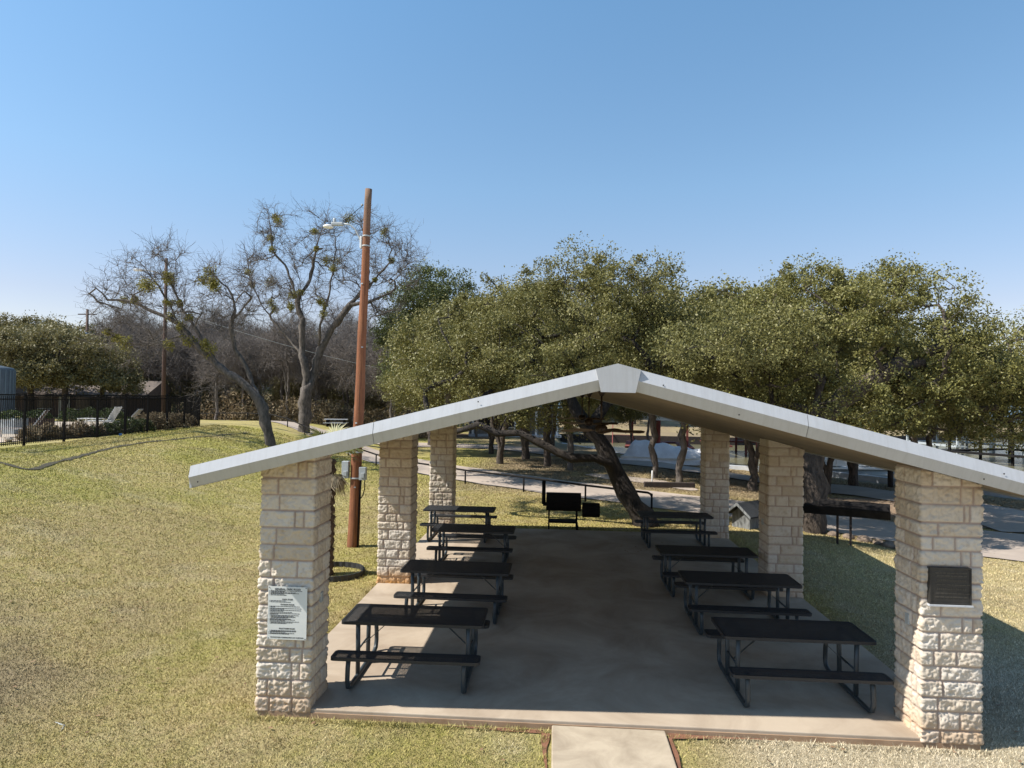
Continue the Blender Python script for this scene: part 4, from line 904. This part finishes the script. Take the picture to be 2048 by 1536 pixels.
m6 = fit([(700,610),(735,605),(770,590),(800,570)], 46, bl2); m7 = fit([(603,710),(580,680),(555,650),(530,620),(505,570),(495,520),(490,500)], 46.5, bl2); m8 = fit([(628,745),(650,732),(690,735),(730,745),(745,760)], 46, bl2); m9 = fit([(740,570),(735,530),(728,490),(722,450)], 46, bl2)
an = [(540,440),(560,490),(600,480),(640,465),(670,455),(700,470),(720,440),(760,480),(800,490),(815,530),(790,560),(750,520),(690,520),(650,520),(610,530),(570,540),(520,500),(510,540),(700,560),(620,580),(580,600),(780,600),(550,580),(740,620),(660,590)]
bare('bare_elm', bl2, [(main,-1)]+[(l,0) for l in (m1,m2,m3,m4,m5,m6,m7,m8,m9)], cloud(an, 260, 20, 20, 46, bl2, rs, 2.4), rs, .42, 2700, 'tall leafless tree with pale forked trunk left of the light pole, mistletoe in its crown', 24, lo=.35, tip=.014, tr=.014, L=(.5,1.3))
# woods
def bare_var(seed, h, sp, rb, nt_, ntw, bark='barkw'):
    rs = np.random.RandomState(seed); tr_ = [(0,0,-.3), (.1,0,h*.2), (.0,.1,h*.4), (.25,0,h*.62)]
    lb = [(0,0,h*.72,sp*.8,sp*.8,h*.27), (sp*.4,0,h*.6,sp*.6,sp*.6,h*.2), (-sp*.4,.3,h*.55,sp*.6,sp*.6,h*.2)]
    T = lobes_pts(lb, nt_, rs, .3); return bare('bare_tree', (0,0,0), [(tr_,-1), ([(0,0,h*.1),(.5,.3,h*.35),(.9,.2,h*.55)],0)], T, rs, rb, ntw, None, 0, bark=bark, tip=.016, tr=.017, L=(.6,1.7))
WV = [bare_var(61, 10, 3.4, .17, 170, 1700), bare_var(62, 9, 3.2, .14, 160, 1700), bare_var(63, 11, 3.0, .18, 170, 1600)]
rs = np.random.RandomState(9); k = 0
for d, n, s0 in ((60, 12, .8), (68, 15, .9), (78, 16, .95), (90, 17, 1.05), (106, 17, 1.15), (124, 17, 1.25)):
    for j in range(n):
        u = 215+(j+rs.uniform(.1,.9))*(980-215)/n; p = D(u, 800, d+rs.uniform(-4, 4))
        if d < 64 and (u < 400 or u > 900): continue
        s_ = s0*rs.uniform(.85, 1.15); place(WV[k%3], p[0], p[1], rs.rand()*6.28, s_, 'leafless grey brown tree in the winter woods beyond the road', 'bare trees in the woods'); k += 1
# low scrub at the wood's edge: uncountable
def scrub(name, spots, lm, label, size, dens):
    C_ = []; 
    for x, y, r_, h_ in spots:
        m_ = int(dens*r_*h_); a = rs.rand(m_)*6.28; q = np.sqrt(rs.rand(m_))*r_; z = rs.rand(m_)**1.2*h_; C_.append(np.stack([x+q*np.cos(a), y+q*np.sin(a)*.7, H(x+q*np.cos(a), y+q*np.sin(a)*.7)+z], 1))
    C_ = np.vstack(C_); v, f = leafquads(C_, size, len(C_), rs, asp=.3); return tag(link(name, np_mesh(name, v, f, {'rnd': np.repeat(rs.rand(len(C_)), 4)}), M[lm]), label, 'undergrowth', kind='stuff')
sp = []
for k in range(70):
    u = rs.uniform(390, 860); d = rs.uniform(60, 74); p = D(u, 800, d); sp.append((p[0], p[1], rs.uniform(1.2, 2.4), rs.uniform(1.0, 2.8)))
scrub('undergrowth', sp, 'drybush', 'brown tangled winter undergrowth along the edge of the woods', .30, 130)
sp = []
for k in range(60):
    u = rs.uniform(-60, 1000); d = rs.uniform(78, 130); p = D(u, 800, d); sp.append((p[0], p[1], rs.uniform(2, 4), rs.uniform(2.5, 5)))
scrub('evergreen_undergrowth', sp, 'leafC', 'dark green and grey thicket filling the deep woods', .42, 60)

# ------------------------------------------------------------------ pool fence
def fence(pts, label, h=1.82, span=2.4, pick=.105, name='pool_fence'):
    pts = [np.array(p, float) for p in pts]; f = empty(name, (pts[0][0], pts[0][1], 0)); tag(f, label, 'fence')
    ox, oy = pts[0]
    for i in range(len(pts)-1):
        a, b = pts[i], pts[i+1]; L = np.linalg.norm(b-a); n = max(1, round(L/span)); dr = (b-a)/L; ang = math.atan2(dr[1], dr[0])
        for k in range(n+1):
            if k == n and i < len(pts)-2: continue
            q = a+dr*L*k/n; z = float(H(*q)); MB().box((q[0]-ox, q[1]-oy, z+h/2), (.07, .07, h+.12), ang).build('post', M['iron'], f)
        for k in range(n):
            p0, p1 = a+dr*(L*k/n+.035), a+dr*(L*(k+1)/n-.035); z0, z1 = float(H(*p0)), float(H(*p1)); mb = MB()
            for hz in (.12, h-.16, h-.01): mb.bar((p0[0]-ox, p0[1]-oy, z0+hz), (p1[0]-ox, p1[1]-oy, z1+hz), .03, .035 if hz < h-.1 else .045)
            m_ = int(L/n/pick)
            for j in range(1, m_):
                t_ = j/m_; q = p0*(1-t_)+p1*t_; z = z0*(1-t_)+z1*t_; mb.box((q[0]-ox, q[1]-oy, z+.06+(h-.11)/2), (.018, .018, h-.11), ang)
            mb.build('picket_panel', M['iron'], f)
fence([(-24, 11.9), (-15.05, 12.4), (float(fence_x(22))-.02, 22), (float(fence_x(30.9))-.02, 30.9), (-20.5, 34.0)], 'tall black iron picket fence along the top of the grass bank')
fence([(-27, 44), (-42, 40), (-60, 33)], 'far run of black iron picket fence behind the pool')
# pool deck and planting
def dk(name, pts, m, dz):
    # fan of draped grid over polygon bounding box
    P = np.array(pts, float); x0, y0 = P.min(0); x1, y1 = P.max(0); gx_, gy_ = np.arange(x0, x1+.01, .7), np.arange(y0, y1+.01, .7); Xg, Yg = np.meshgrid(gx_, gy_)
    def inside(x, y):
        r = np.zeros(x.shape, bool); n = len(P)
        for i in range(n):
            a, b = P[i], P[(i+1)%n]
            if a[1] != b[1]: r ^= ((a[1] > y) != (b[1] > y)) & (x < (b[0]-a[0])*(y-a[1])/(b[1]-a[1])+a[0])
        return r
    ii = np.arange(Xg.size).reshape(Xg.shape); cx, cy_ = (Xg[:-1,:-1]+Xg[1:,1:])/2, (Yg[:-1,:-1]+Yg[1:,1:])/2; mk = inside(cx, cy_)
    q = np.stack([ii[:-1,:-1], ii[:-1,1:], ii[1:,1:], ii[1:,:-1]], -1)[mk]
    return tag(link(name, np_mesh(name, np.stack([Xg, Yg, H(Xg, Yg)+dz], -1).reshape(-1,3), q, None, True), m), kind='structure')
dk('pool_deck', [(-45, 12.5), (-16.4, 12.8), (-17.2, 20), (-19, 28), (-24, 33), (-45, 36)], M['deck'], .03)
def shrub(u, v, d, r_, h_, lm, name, label, group=None, n=900, size=.12, dome=True, cat='shrub'):
    p = D(u, v, d); z0 = float(H(p[0], p[1])); rr = np.random.RandomState(int(u*7+v)); g = rr.normal(size=(n,3)); g /= np.linalg.norm(g, axis=1)[:,None]; g[:,2] = np.abs(g[:,2]); q = (.72+.28*rr.rand(n)) if dome else rr.rand(n)**.6
    C_ = g*q[:,None]*np.array([r_, r_, h_])*(1+.25*(fbm(g[:,0]*3+u, g[:,1]*3, g[:,2]*3, 4, 2)-.5)[:,None]); v_, f_ = leafquads(C_, size, n, rr, asp=.5 if dome else .16)
    e = empty(name, (p[0], p[1], z0)); link('foliage', np_mesh('foliage', v_, f_, {'rnd': np.repeat(rr.rand(n), 4)}), M[lm], e)
    st = [((0,0,-.05), (rr.normal()*r_*.4, rr.normal()*r_*.4, h_*.7)) for _ in range(7)]; mb = MB()
    for a, b in st: mb.tube([a, b], [.02, .008], 5)
    mb.build('stem', M['barkw'], e); return tag(e, label, cat, group)
for u, d, r_, h_ in ((240, 31.6, .6, .7), (262, 32.6, .6, .75), (215, 30.6, .5, .6), (285, 33.6, .6, .7), (176, 29.3, .5, .5)):
    shrub(u, 850, d, r_, h_, 'bush', 'green_shrub', 'dark green leafy shrub planted inside the pool fence', 'green shrubs inside the pool fence', 1100, .10)
for u, d, r_, h_ in ((300, 35, .9, .95), (345, 37.6, .9, .9), (318, 36, .8, .9), (368, 39.4, .8, .8)):
    shrub(u, 840, d, r_, h_, 'drybush', 'brown_shrub', 'round brownish shrub at the far end of the pool fence', 'brown shrubs at the end of the fence', 1500, .12)
for u, d, r_, h_ in ((95, 27, .45, .7), (130, 27.8, .5, .6), (160, 28.8, .5, .7), (190, 29.8, .5, .6), (55, 25.8, .4, .5), (70, 26.6, .5, .6)):
    shrub(u, 870, d, r_, h_, 'drybush', 'dry_grass_clump', 'pale dry ornamental grass clump behind the pool fence', 'dry grass clumps', 600, .30, False, 'ornamental grass')
for u, d, w in ((22, 30, 1.0), (75, 31, 1.1)):
    p = D(u, 850, d); z0 = float(H(p[0], p[1])); e = tag(empty('planter_box', (p[0], p[1], z0)), 'square planter with a clipped domed bush by the pool, ' + ('cut by the picture edge' if u < 50 else 'right of the brown lounger'), 'planter')
    MB().box((0,0,.36), (w, .8, .72)).build('planter', M['galv'] if u < 50 else M['brick'], e, .03)
    n = 900; rr = np.random.RandomState(u); g = rr.normal(size=(n,3)); g /= np.linalg.norm(g, axis=1)[:,None]; g[:,2] = np.abs(g[:,2]); v_, f_ = leafquads(g*np.array([.62,.5,.4])*(.85+.15*rr.rand(n))[:,None]+np.array([0,0,.7]), .09, n, rr)
    link('foliage', np_mesh('foliage', v_, f_, {'rnd': np.repeat(rr.rand(n), 4)}), M['bush'], e)
for u, d, r_ in ((178, 46, .8), (222, 46, 1.0), (140, 43, .7)):
    shrub(u, 830, d, r_, .95, 'bush', 'domed_shrub', 'clipped dark green domed shrub beyond the pool', 'domed shrubs beyond the pool', 1200, .11)
def lounger(u, d, rz, fm, sm, label, back=55):
    p = D(u, 850, d); e = tag(empty('pool_lounger', (p[0], p[1], float(H(p[0], p[1]))+.03), rz), label, 'sun lounger', 'loungers by the pool')
    fr = MB()
    for s_ in (-1, 1): fr.bar((-.75, s_*.32, .36), (.55, s_*.32, .36), .05, .05)
    fr.bar((-.75, -.345, .36), (-.75, .345, .36), .05, .05); fr.build('frame', M[fm], e)
    for x in (-.7, .5):
        for s_ in (-1, 1): MB().box((x, s_*.32, .17), (.05, .05, .34)).build('leg', M[fm], e)
    MB().box((-.15, 0, .37), (1.2, .6, .03)).build('seat', M[sm], e)
    a = math.radians(back); bx_ = MB(); bx_.bar((.45, 0, .40), (.45+.85*math.cos(a), 0, .40+.85*math.sin(a)), .58, .025); bx_.build('backrest', M[sm], e)
    b2 = MB()
    for s_ in (-1, 1): b2.bar((.45, s_*.32, .38), (.45+.88*math.cos(a), s_*.32, .38+.88*math.sin(a)), .045, .045)
    b2.build('back_frame', M[fm], e)
lounger(40, 27.5, .5, 'white', 'sling', 'white framed pool lounger with a brown sling, nearest the left picture edge', 58)
lounger(203, 36, .1, 'white', 'white', 'white pool lounger with upright back, left of two behind the fence', 60); lounger(240, 36, .25, 'white', 'white', 'white pool lounger with steep raised back, right of two behind the fence', 50)
p = D(183, 835, 35); e = tag(empty('pool_table', (p[0], p[1], float(H(p[0], p[1]))+.03)), 'low white table beside the white loungers', 'table'); MB().box((0,0,.52), (1.1,.7,.04)).build('tabletop', M['white'], e)
for sx in (-1, 1):
    for s_ in (-1, 1): MB().box((sx*.5, s_*.3, .25), (.05,.05,.5)).build('leg', M['white'], e)
rs = np.random.RandomState(77)
for i in range(14):
    u = rs.uniform(10, 240); p = D(u, 880, 17.9*1327/(1024-u)+1.0+rs.rand()*1.5); import bmesh
    bm = bmesh.new(); bmesh.ops.create_icosphere(bm, subdivisions=2, radius=rs.uniform(.12, .26))
    for v in bm.verts: v.co *= rs.uniform(.8, 1.1); v.co.z *= .7
    me = bpy.data.meshes.new('boulder'); bm.to_mesh(me); bm.free(); o = link('boulder', me, M['deck']); o.location = (p[0], p[1], float(H(p[0], p[1]))+.1); tag(o, 'pale sandy boulder in the planting bed inside the pool fence', 'boulder', 'pale boulders by the pool')
p = D(241, 870, 30.0); o = MB().box((0,0,.05), (.12,.09,.1), .4).build('blue_cup', M['blueplas']); o.location = (p[0], p[1], float(H(p[0], p[1]))); tag(o, 'small bright blue plastic scrap at the foot of the pool fence', 'litter')
# tank at left edge, house
p = D(-16, 790, 42); z0 = float(H(p[0], p[1])); e = tag(empty('storage_tank', (p[0], p[1], z0)), 'blue grey ribbed water tank at the left edge above the fence', 'tank')
n = 32; MB().lathe([(1.15, 0), (1.15, 3.3), (1.05, 3.42), (.2, 3.6), (.001, 3.6)], (0,0,0), n).build('tank_wall', pm('tank_steel', (.08,.105,.125), (.06,.08,.095), 3, .6), e)
rb = MB()
for k in range(24): a = k*6.283/24; rb.box((1.17*math.cos(a), 1.17*math.sin(a), 1.65), (.05,.05,3.25), a)
rb.build('rib', M['bluemetal'], e)
p = D(165, 800, 62); z0 = float(H(p[0], p[1])); e = tag(empty('lake_house', (p[0], p[1], z0), .12), 'long low brown house with shingle roof among the trees behind the pool', 'house')
MB().box((0,0,1.05), (13.5, 6, 2.1)).build('wall', M['brick'], e); MB().prism([(-3.7, 2.02), (3.7, 2.02), (0, 3.6)], 'x', -7.3, 7.3).build('roof', M['shingle'], e)
for x in (-4.5, -1.5, 1.8, 4.8):
    w = MB().box((x, -3.02, 1.5), (1.2, .06, 1.1)).build('window', M['glass'], e); MB().box((x, -3.04, .92), (1.35, .1, .07)).build('sill', M['galv'], w)
MB().box((.2, -3.03, 1.05), (.95, .06, 2.05)).build('door', M['galv'], e)

# ------------------------------------------------------------------ utility poles and wires
def upole(u, d, vt, lean, label, lamp, trans, r_=.17):
    p = D(u, 800, d); z0 = float(H(p[0], p[1])); t_ = D(u+lean, vt, d); h = t_[2]-z0; e = tag(empty('utility_pole', (p[0], p[1], z0)), label, 'utility pole')
    dx = t_[0]-p[0]; MB().tube([(0,0,-.2), (dx*.5,0,h*.5), (dx,0,h)], [r_, r_*.85, r_*.68], 12).build('shaft', M['pole2'], e)
    if lamp:
        a = MB().tube([(dx,0,h-1.3), (dx-.5,-.1,h-.95), (dx-1.4,-.2,h-.8)], .035, 6).build('lamp_arm', M['galv'], e); MB().box((dx-1.7,-.22,h-.82), (.6,.26,.14)).build('lamp_head', M['white'], e, .03)
    if trans:
        MB().lathe([(.001,0),(.26,0),(.28,.05),(.28,.95),(.2,1.05),(.001,1.08)], (0,0,0), 14).build('transformer', M['galv'], e).location = (dx+.1,-.45,h-3.4)
        MB().box((dx,0,h-.5), (1.9,.1,.1)).build('crossarm', M['pole2'], e)
    return (p[0]+dx, p[1], z0+h)
t1 = upole(327, 43, 515, 2, 'dark timber utility pole with a lamp, standing behind the leaning bare tree', True, False, .135); t2 = upole(172, 66, 618, 0, 'distant utility pole with grey transformer can above the woods', False, True)
def wire(a, b, sag, label):
    pts = []
    for k in range(17):
        t_ = k/16; pts.append(tuple(np.array(a)*(1-t_)+np.array(b)*t_-np.array([0,0,sag*4*t_*(1-t_)])))
    tag(MB().tube(pts, .016, 4, cap=False).build('overhead_wire', M['galv']), label, 'wire')
a1 = np.array(t1); wire(a1-[0,0,3.2], D(900, 760, 62), .6, 'grey overhead wire running right from the utility pole through the woods'); wire(a1-[0,0,1.2], np.array(t2)-[0,0,.4], .6, 'thin overhead wire between the two utility poles')
wire(np.array(t2)-[0,0,.4], D(-40, 610, 80), .8, 'thin overhead wire leaving the left picture edge')

# ------------------------------------------------------------------ lakeside
sw = [tuple(q) for q in LAKE[0:9]]; mb = MB(); 
for i in range(len(sw)-1):
    a, b = np.array(sw[i]), np.array(sw[i+1]); mb.bar((a[0], a[1], -.62), (b[0], b[1], -.62), .28, .9)
tag(mb.build('seawall', M['seawall']), kind='structure')
mb = MB()
for i in range(11, 16):
    a, b = LAKE[i], LAKE[(i+1)]; mb.bar((a[0], a[1], -.35), (b[0], b[1], -.35), .25, 1.0)
tag(mb.build('far_bank_wall', M['log']), kind='structure')
# boathouse
def boathouse(loc, rz, w, l, h, rise, postm, roofm, label, gable='white', deckz=.75):
    e = tag(empty('boathouse', loc, rz), label, 'boathouse')
    for x in np.linspace(-w/2, w/2, 3):
        for y in np.linspace(-l/2, l/2, 3): MB().box((x, y, h/2-.5), (.16,.16,h+1)).build('post', M[postm], e)
    for s_ in (-1, 1):
        MB().prism([(0, h+rise+.10), (s_*(w/2+.7), h-.05), (s_*(w/2+.7), h+.02), (0, h+rise+.2)], 'y', -l/2-.6, l/2+.6).build('roof_panel', M[roofm], e)
    for s_ in (-1, 1): MB().prism([(-w/2-.25, h+.02), (w/2+.25, h+.02), (0, h+rise+.02)], 'y', s_*(l/2+.1)-.04, s_*(l/2+.1)+.04).build('gable', M[gable], e)
    for s_ in (-1, 1): MB().box((s_*w/2, 0, h-.1), (.14, l+.1, .2)).build('beam', M[postm], e)
    for x in (-w/2, w/2):
        MB().box((x, 0, deckz), (1.0, l+1, .12)).build('deck', M[postm], e)
    MB().box((0, l/2+.5, deckz+.005), (w-1.04, .9, .12)).build('deck', M[postm], e)
    for s_ in (-1, 1): MB().bar((s_*(w/2+.45), -l/2, deckz+1.0), (s_*(w/2+.45), l/2, deckz+1.0), .06, .06).build('handrail', M['iron'], e)
    return e
p = D(1316, 880, 52); boathouse((p[0], p[1], -.5), -.12, 4.0, 6, 2.75, 1.25, 'red', 'white', 'open boathouse with red posts and a white gable roof standing in the lake')
p = D(2060, 900, 50); boathouse((p[0]+1, p[1], -.5), .5, 8, 9, 3.1, 2.2, 'iron', 'bluemetal', 'boathouse with a large blue metal roof on dark posts at the right edge', 'bluemetal', .6)
p = D(1925, 880, 62); boathouse((p[0], p[1], -.5), .1, 6, 7, 2.9, 1.5, 'galv', 'white', 'white roofed boathouse half hidden by the oak leaves at the right', 'white', .6)
p = D(1455, 880, 55); boathouse((p[0]+1.5, p[1], -.5), .0, 5, 6, 2.6, .9, 'red', 'darkshingle', 'dark roofed red boathouse behind the back right pillar', 'darkshingle', .75)
# red stairs
p = D(1243, 868, 66); e = tag(empty('red_stairs', (p[0], p[1], float(H(p[0], p[1]))), -.1), 'red timber staircase climbing the far bank left of the boathouse', 'stairs')
st = MB()
for k in range(11): st.box((0, k*.28, .12+k*.2), (1.7,.30,.06))
st.build('treads', M['red'], e)
for s_ in (-1, 1):
    MB().bar((s_*.9, -.2, .05), (s_*.9, 3.1, 2.3), .08, .28).build('stringer', M['red'], e); MB().bar((s_*.9, -.2, 1.0), (s_*.9, 3.1, 3.3), .08, .10).build('handrail', M['red'], e)
    for k in range(4): MB().box((s_*.9, k*.95, .5+k*.68), (.08,.08,1.0)).build('baluster', M['red'], e)
# tarp covered boat on near bank
p = D(1338, 925, 41.5); e = tag(empty('covered_boat', (p[0], p[1], -.5), -.42), 'long boat moored by the bank under a white tarpaulin', 'boat')
def hull(mb, L, w, h, z0=0, bow=.6, n=13, flare=.75):
    vs = []
    for k in range(n):
        t_ = k/(n-1); x = -L/2+L*t_; ww = w/2*(1-max(0, (t_-bow)/(1-bow))**2.2*.96); sh = h*(1+.25*max(0, t_-.5))
        vs += [(x, -ww, z0+sh), (x, -ww*flare, z0+.1*h), (x, 0, z0-.1*h*(1-t_)), (x, ww*flare, z0+.1*h), (x, ww, z0+sh)]
    fs = [(k*5+j, k*5+j+1, (k+1)*5+j+1, (k+1)*5+j) for k in range(n-1) for j in range(4)]+[(0,1,2,3,4), tuple((n-1)*5+j for j in (4,3,2,1,0))]+[(k*5, (k+1)*5, (k+1)*5+4, k*5+4) for k in range(n-1)]
    return mb.add(vs, fs)
hull(MB(), 5.6, 2.2, .7).build('hull', M['white'], e)
g = []; nx_, ny_ = 40, 21
for i in range(nx_+1):
    for j in range(ny_+1):
        t_ = i/nx_; s_ = j/ny_*2-1; x = -2.9+5.8*t_; wd = 1.2*(1-max(0,(t_-.65)/.35)**2.2*.7); hh = 1.55*min(1, t_/.16+.25)*(1-.45*t_); z = .35+(hh-.1)*(1-abs(s_)**1.6)+.07*math.sin(t_*31+s_*5)*(1-abs(s_))
        z += .05*float(vn(t_*9, s_*5, seed=4)); g.append((x, s_*wd, z))
tp = np_mesh('tarp', np.array(g), np.array([[i*(ny_+1)+j, (i+1)*(ny_+1)+j, (i+1)*(ny_+1)+j+1, i*(ny_+1)+j+1] for i in range(nx_) for j in range(ny_)]), None, True); link('tarp', tp, M['tarp'], e)
def pontoon(u, v, d, rz, label):
    p = D(u, v, d); e = tag(empty('pontoon_boat', (p[0], p[1], -.5), rz), label, 'pontoon boat', 'pontoon boats')
    for s_ in (-1, 1): MB().tube([(-2.9, s_*.85, .1), (2.4, s_*.85, .1), (2.8, s_*.85, .2), (3.05, s_*.85, .36)], [.3, .3, .22, .05], 12).build('pontoon', M['galv'], e)
    MB().box((0,0,.47), (5.8, 2.4, .1)).build('deck', M['white'], e); rl_ = MB()
    for s_ in (-1, 1):
        for z in (.62, 1.15): rl_.bar((-2.7, s_*1.12, z), (2.4, s_*1.12, z), .04, .04)
        for k in range(9): x = -2.7+k*5.1/8; rl_.box((x, s_*1.12, .86), (.04,.04,.62))
    rl_.build('railing', M['white'], e)
    for s_ in (-1, 1): MB().box((-1.2, s_*1.10, .83), (2.6,.02,.4)).build('side_panel', M['white'] if s_ < 0 else M['galv'], e)
    for x, y in ((-2.1,-.6),(-2.1,.6),(1.2,.6)): st_ = MB().box((x,y,.72), (.9,.7,.35)).build('bench_seat', M['galv'], e, .05); MB().box((x-.4,y,1.0), (.12,.7,.4)).build('seat_back', M['white'], st_, .03)
    MB().box((.1,-.5,.85), (.5,.5,.7)).build('console', M['glass'], e, .04); cn = MB().box((-1.0,0,2.35), (2.4,2.1,.07)).build('canopy', M['bluemetal'], e, .03)
    for sx in (-1, 1):
        for s_ in (-1, 1): MB().bar((-1.0+sx*.2, s_*1.1, .6), (-1.0+sx*1.1, s_*1.02, 2.33), .03, .03).build('canopy_pole', M['galv'], e)
pontoon(1662, 935, 41.5, .25, 'white pontoon boat moored left of the other, behind the broad oak trunk'); pontoon(1722, 938, 39.5, .1, 'pontoon boat with open rails at the dock seen between the right pillars')
# porch building in the middle distance
M['cottage'] = pm('cottage_wall', (.20, .19, .17), (.15, .14, .13), 3, .8)
p = D(1030, 870, 66); z0 = float(H(p[0], p[1])); e = tag(empty('white_cottage', (p[0], p[1], z0), .15), 'cottage with a white columned porch half hidden behind the oaks', 'house')
MB().box((0, 3.2, 1.5), (9, 5, 3)).build('wall', M['cottage'], e); MB().prism([(-.4, 2.9), (6.2, 2.9), (2.9, 4.6)], 'x', -5, 5).build('roof', M['bluemetal'], e)
for x in (-4.2,-2.1,0,2.1,4.2): MB().box((x, 0, 1.45), (.2,.2,2.9)).build('column', M['white'], e)
MB().box((0,.4,.12), (9.2,1.6,.24)).build('porch', M['seawall'], e)
for x in (-3, -.6, 2.6):
    w = MB().box((x, .68, 1.6), (1.0,.05,1.3)).build('window', M['glass'], e); MB().box((x, .66, .9), (1.15,.09,.07)).build('sill', M['white'], w)
MB().box((1.1,.68,1.05), (.9,.05,2.1)).build('door', M['red'], e)
# dark posts by the water
for u, v, d, lab in ((1781, 948, 33, 'short thick dark post on the shore left of the front right pillar'), (1976, 980, 31, 'thin dark post by the water right of the front right pillar')):
    p = D(u, v, d); z0 = float(H(p[0], p[1])); tag(MB().tube([(p[0],p[1],-1), (p[0],p[1],.9)], .13 if u < 1900 else .08, 10).build('mooring_post', M['log']), lab, 'post')
p = D(1970, 988, 30); e = tag(empty('jetty', (p[0]+1.2, p[1]+1.6, -.3), -.35), 'narrow pale jetty along the shore at the right edge', 'jetty'); MB().box((0,0,.1), (7, 1.3, .1)).build('deck', M['white'], e)
for x in (-3,-1,1,3):
    for s_ in (-.5,.5): MB().tube([(x, s_, -1.3), (x, s_, .04)], .07, 8).build('pile', M['log'], e)
# concrete picnic table far off by the woods
p = D(672, 850, 58); z0 = float(H(p[0], p[1])); e = tag(empty('park_table', (p[0], p[1], z0), .2), 'small pale picnic table far off at the edge of the winter woods', 'picnic table'); MB().box((0,0,.74), (2,.75,.06)).build('tabletop', M['seawall'], e)
for s_ in (-1,1): MB().box((0,s_*.65,.44), (2,.28,.05)).build('seat', M['seawall'], e); MB().box((s_*.7,0,.36), (.1,1.3,.7)).build('leg', M['iron'], e)

# ------------------------------------------------------------------ light, sky, camera
sun_dir = Vector((.86, .22, -1.0)).normalized(); el = math.asin(-sun_dir.z); az = math.atan2(-sun_dir.x, -sun_dir.y)
ld = bpy.data.lights.new('sun', 'SUN'); ld.energy = 5.0; ld.angle = math.radians(.53); ld.color = (1, .94, .85); so = bpy.data.objects.new('sun', ld); COL.objects.link(so); so.rotation_euler = sun_dir.to_track_quat('-Z', 'Y').to_euler(); so.location = (-20, -6, 25)
w = bpy.data.worlds.new('World'); S.world = w; w.use_nodes = True; t = w.node_tree; bg = t.nodes['Background']; sk_ = t.nodes.new('ShaderNodeTexSky'); sk_.sky_type = 'NISHITA'; sk_.sun_disc = False
sk_.sun_elevation = el; sk_.sun_rotation = az; sk_.altitude = 250; sk_.air_density = 1.0; sk_.dust_density = .3; sk_.ozone_density = 1.0
tz = t.nodes.new('ShaderNodeSeparateXYZ'); t.links.new(t.nodes.new('ShaderNodeTexCoord').outputs['Generated'], tz.inputs[0])
tint = ramp(t, tz.outputs[2], [(.0, (.92, .77, .77)), (.13, (.93, .80, .81)), (.30, (.965, 1.07, 1.06)), (.52, (.95, 1.22, 1.24))])
t.links.new(mix(t, 1., sk_.outputs[0], tint, 'MULTIPLY'), bg.inputs[0]); bg.inputs[1].default_value = .105
cd = bpy.data.cameras.new('camera'); co = bpy.data.objects.new('camera', cd); COL.objects.link(co); cd.sensor_width = 36; cd.lens = F/2048*36; cd.clip_end = 4000; cd.clip_start = .1
co.matrix_world = Matrix(((RM[0][0], RM[0][2], -RM[0][1], CAM[0]), (RM[1][0], RM[1][2], -RM[1][1], CAM[1]), (RM[2][0], RM[2][2], -RM[2][1], CAM[2]), (0,0,0,1)))
S.camera = co; S.view_settings.view_transform = 'Standard'; S.view_settings.look = 'None'; S.view_settings.exposure = .7; S.view_settings.gamma = 1
S.render.engine = 'CYCLES'
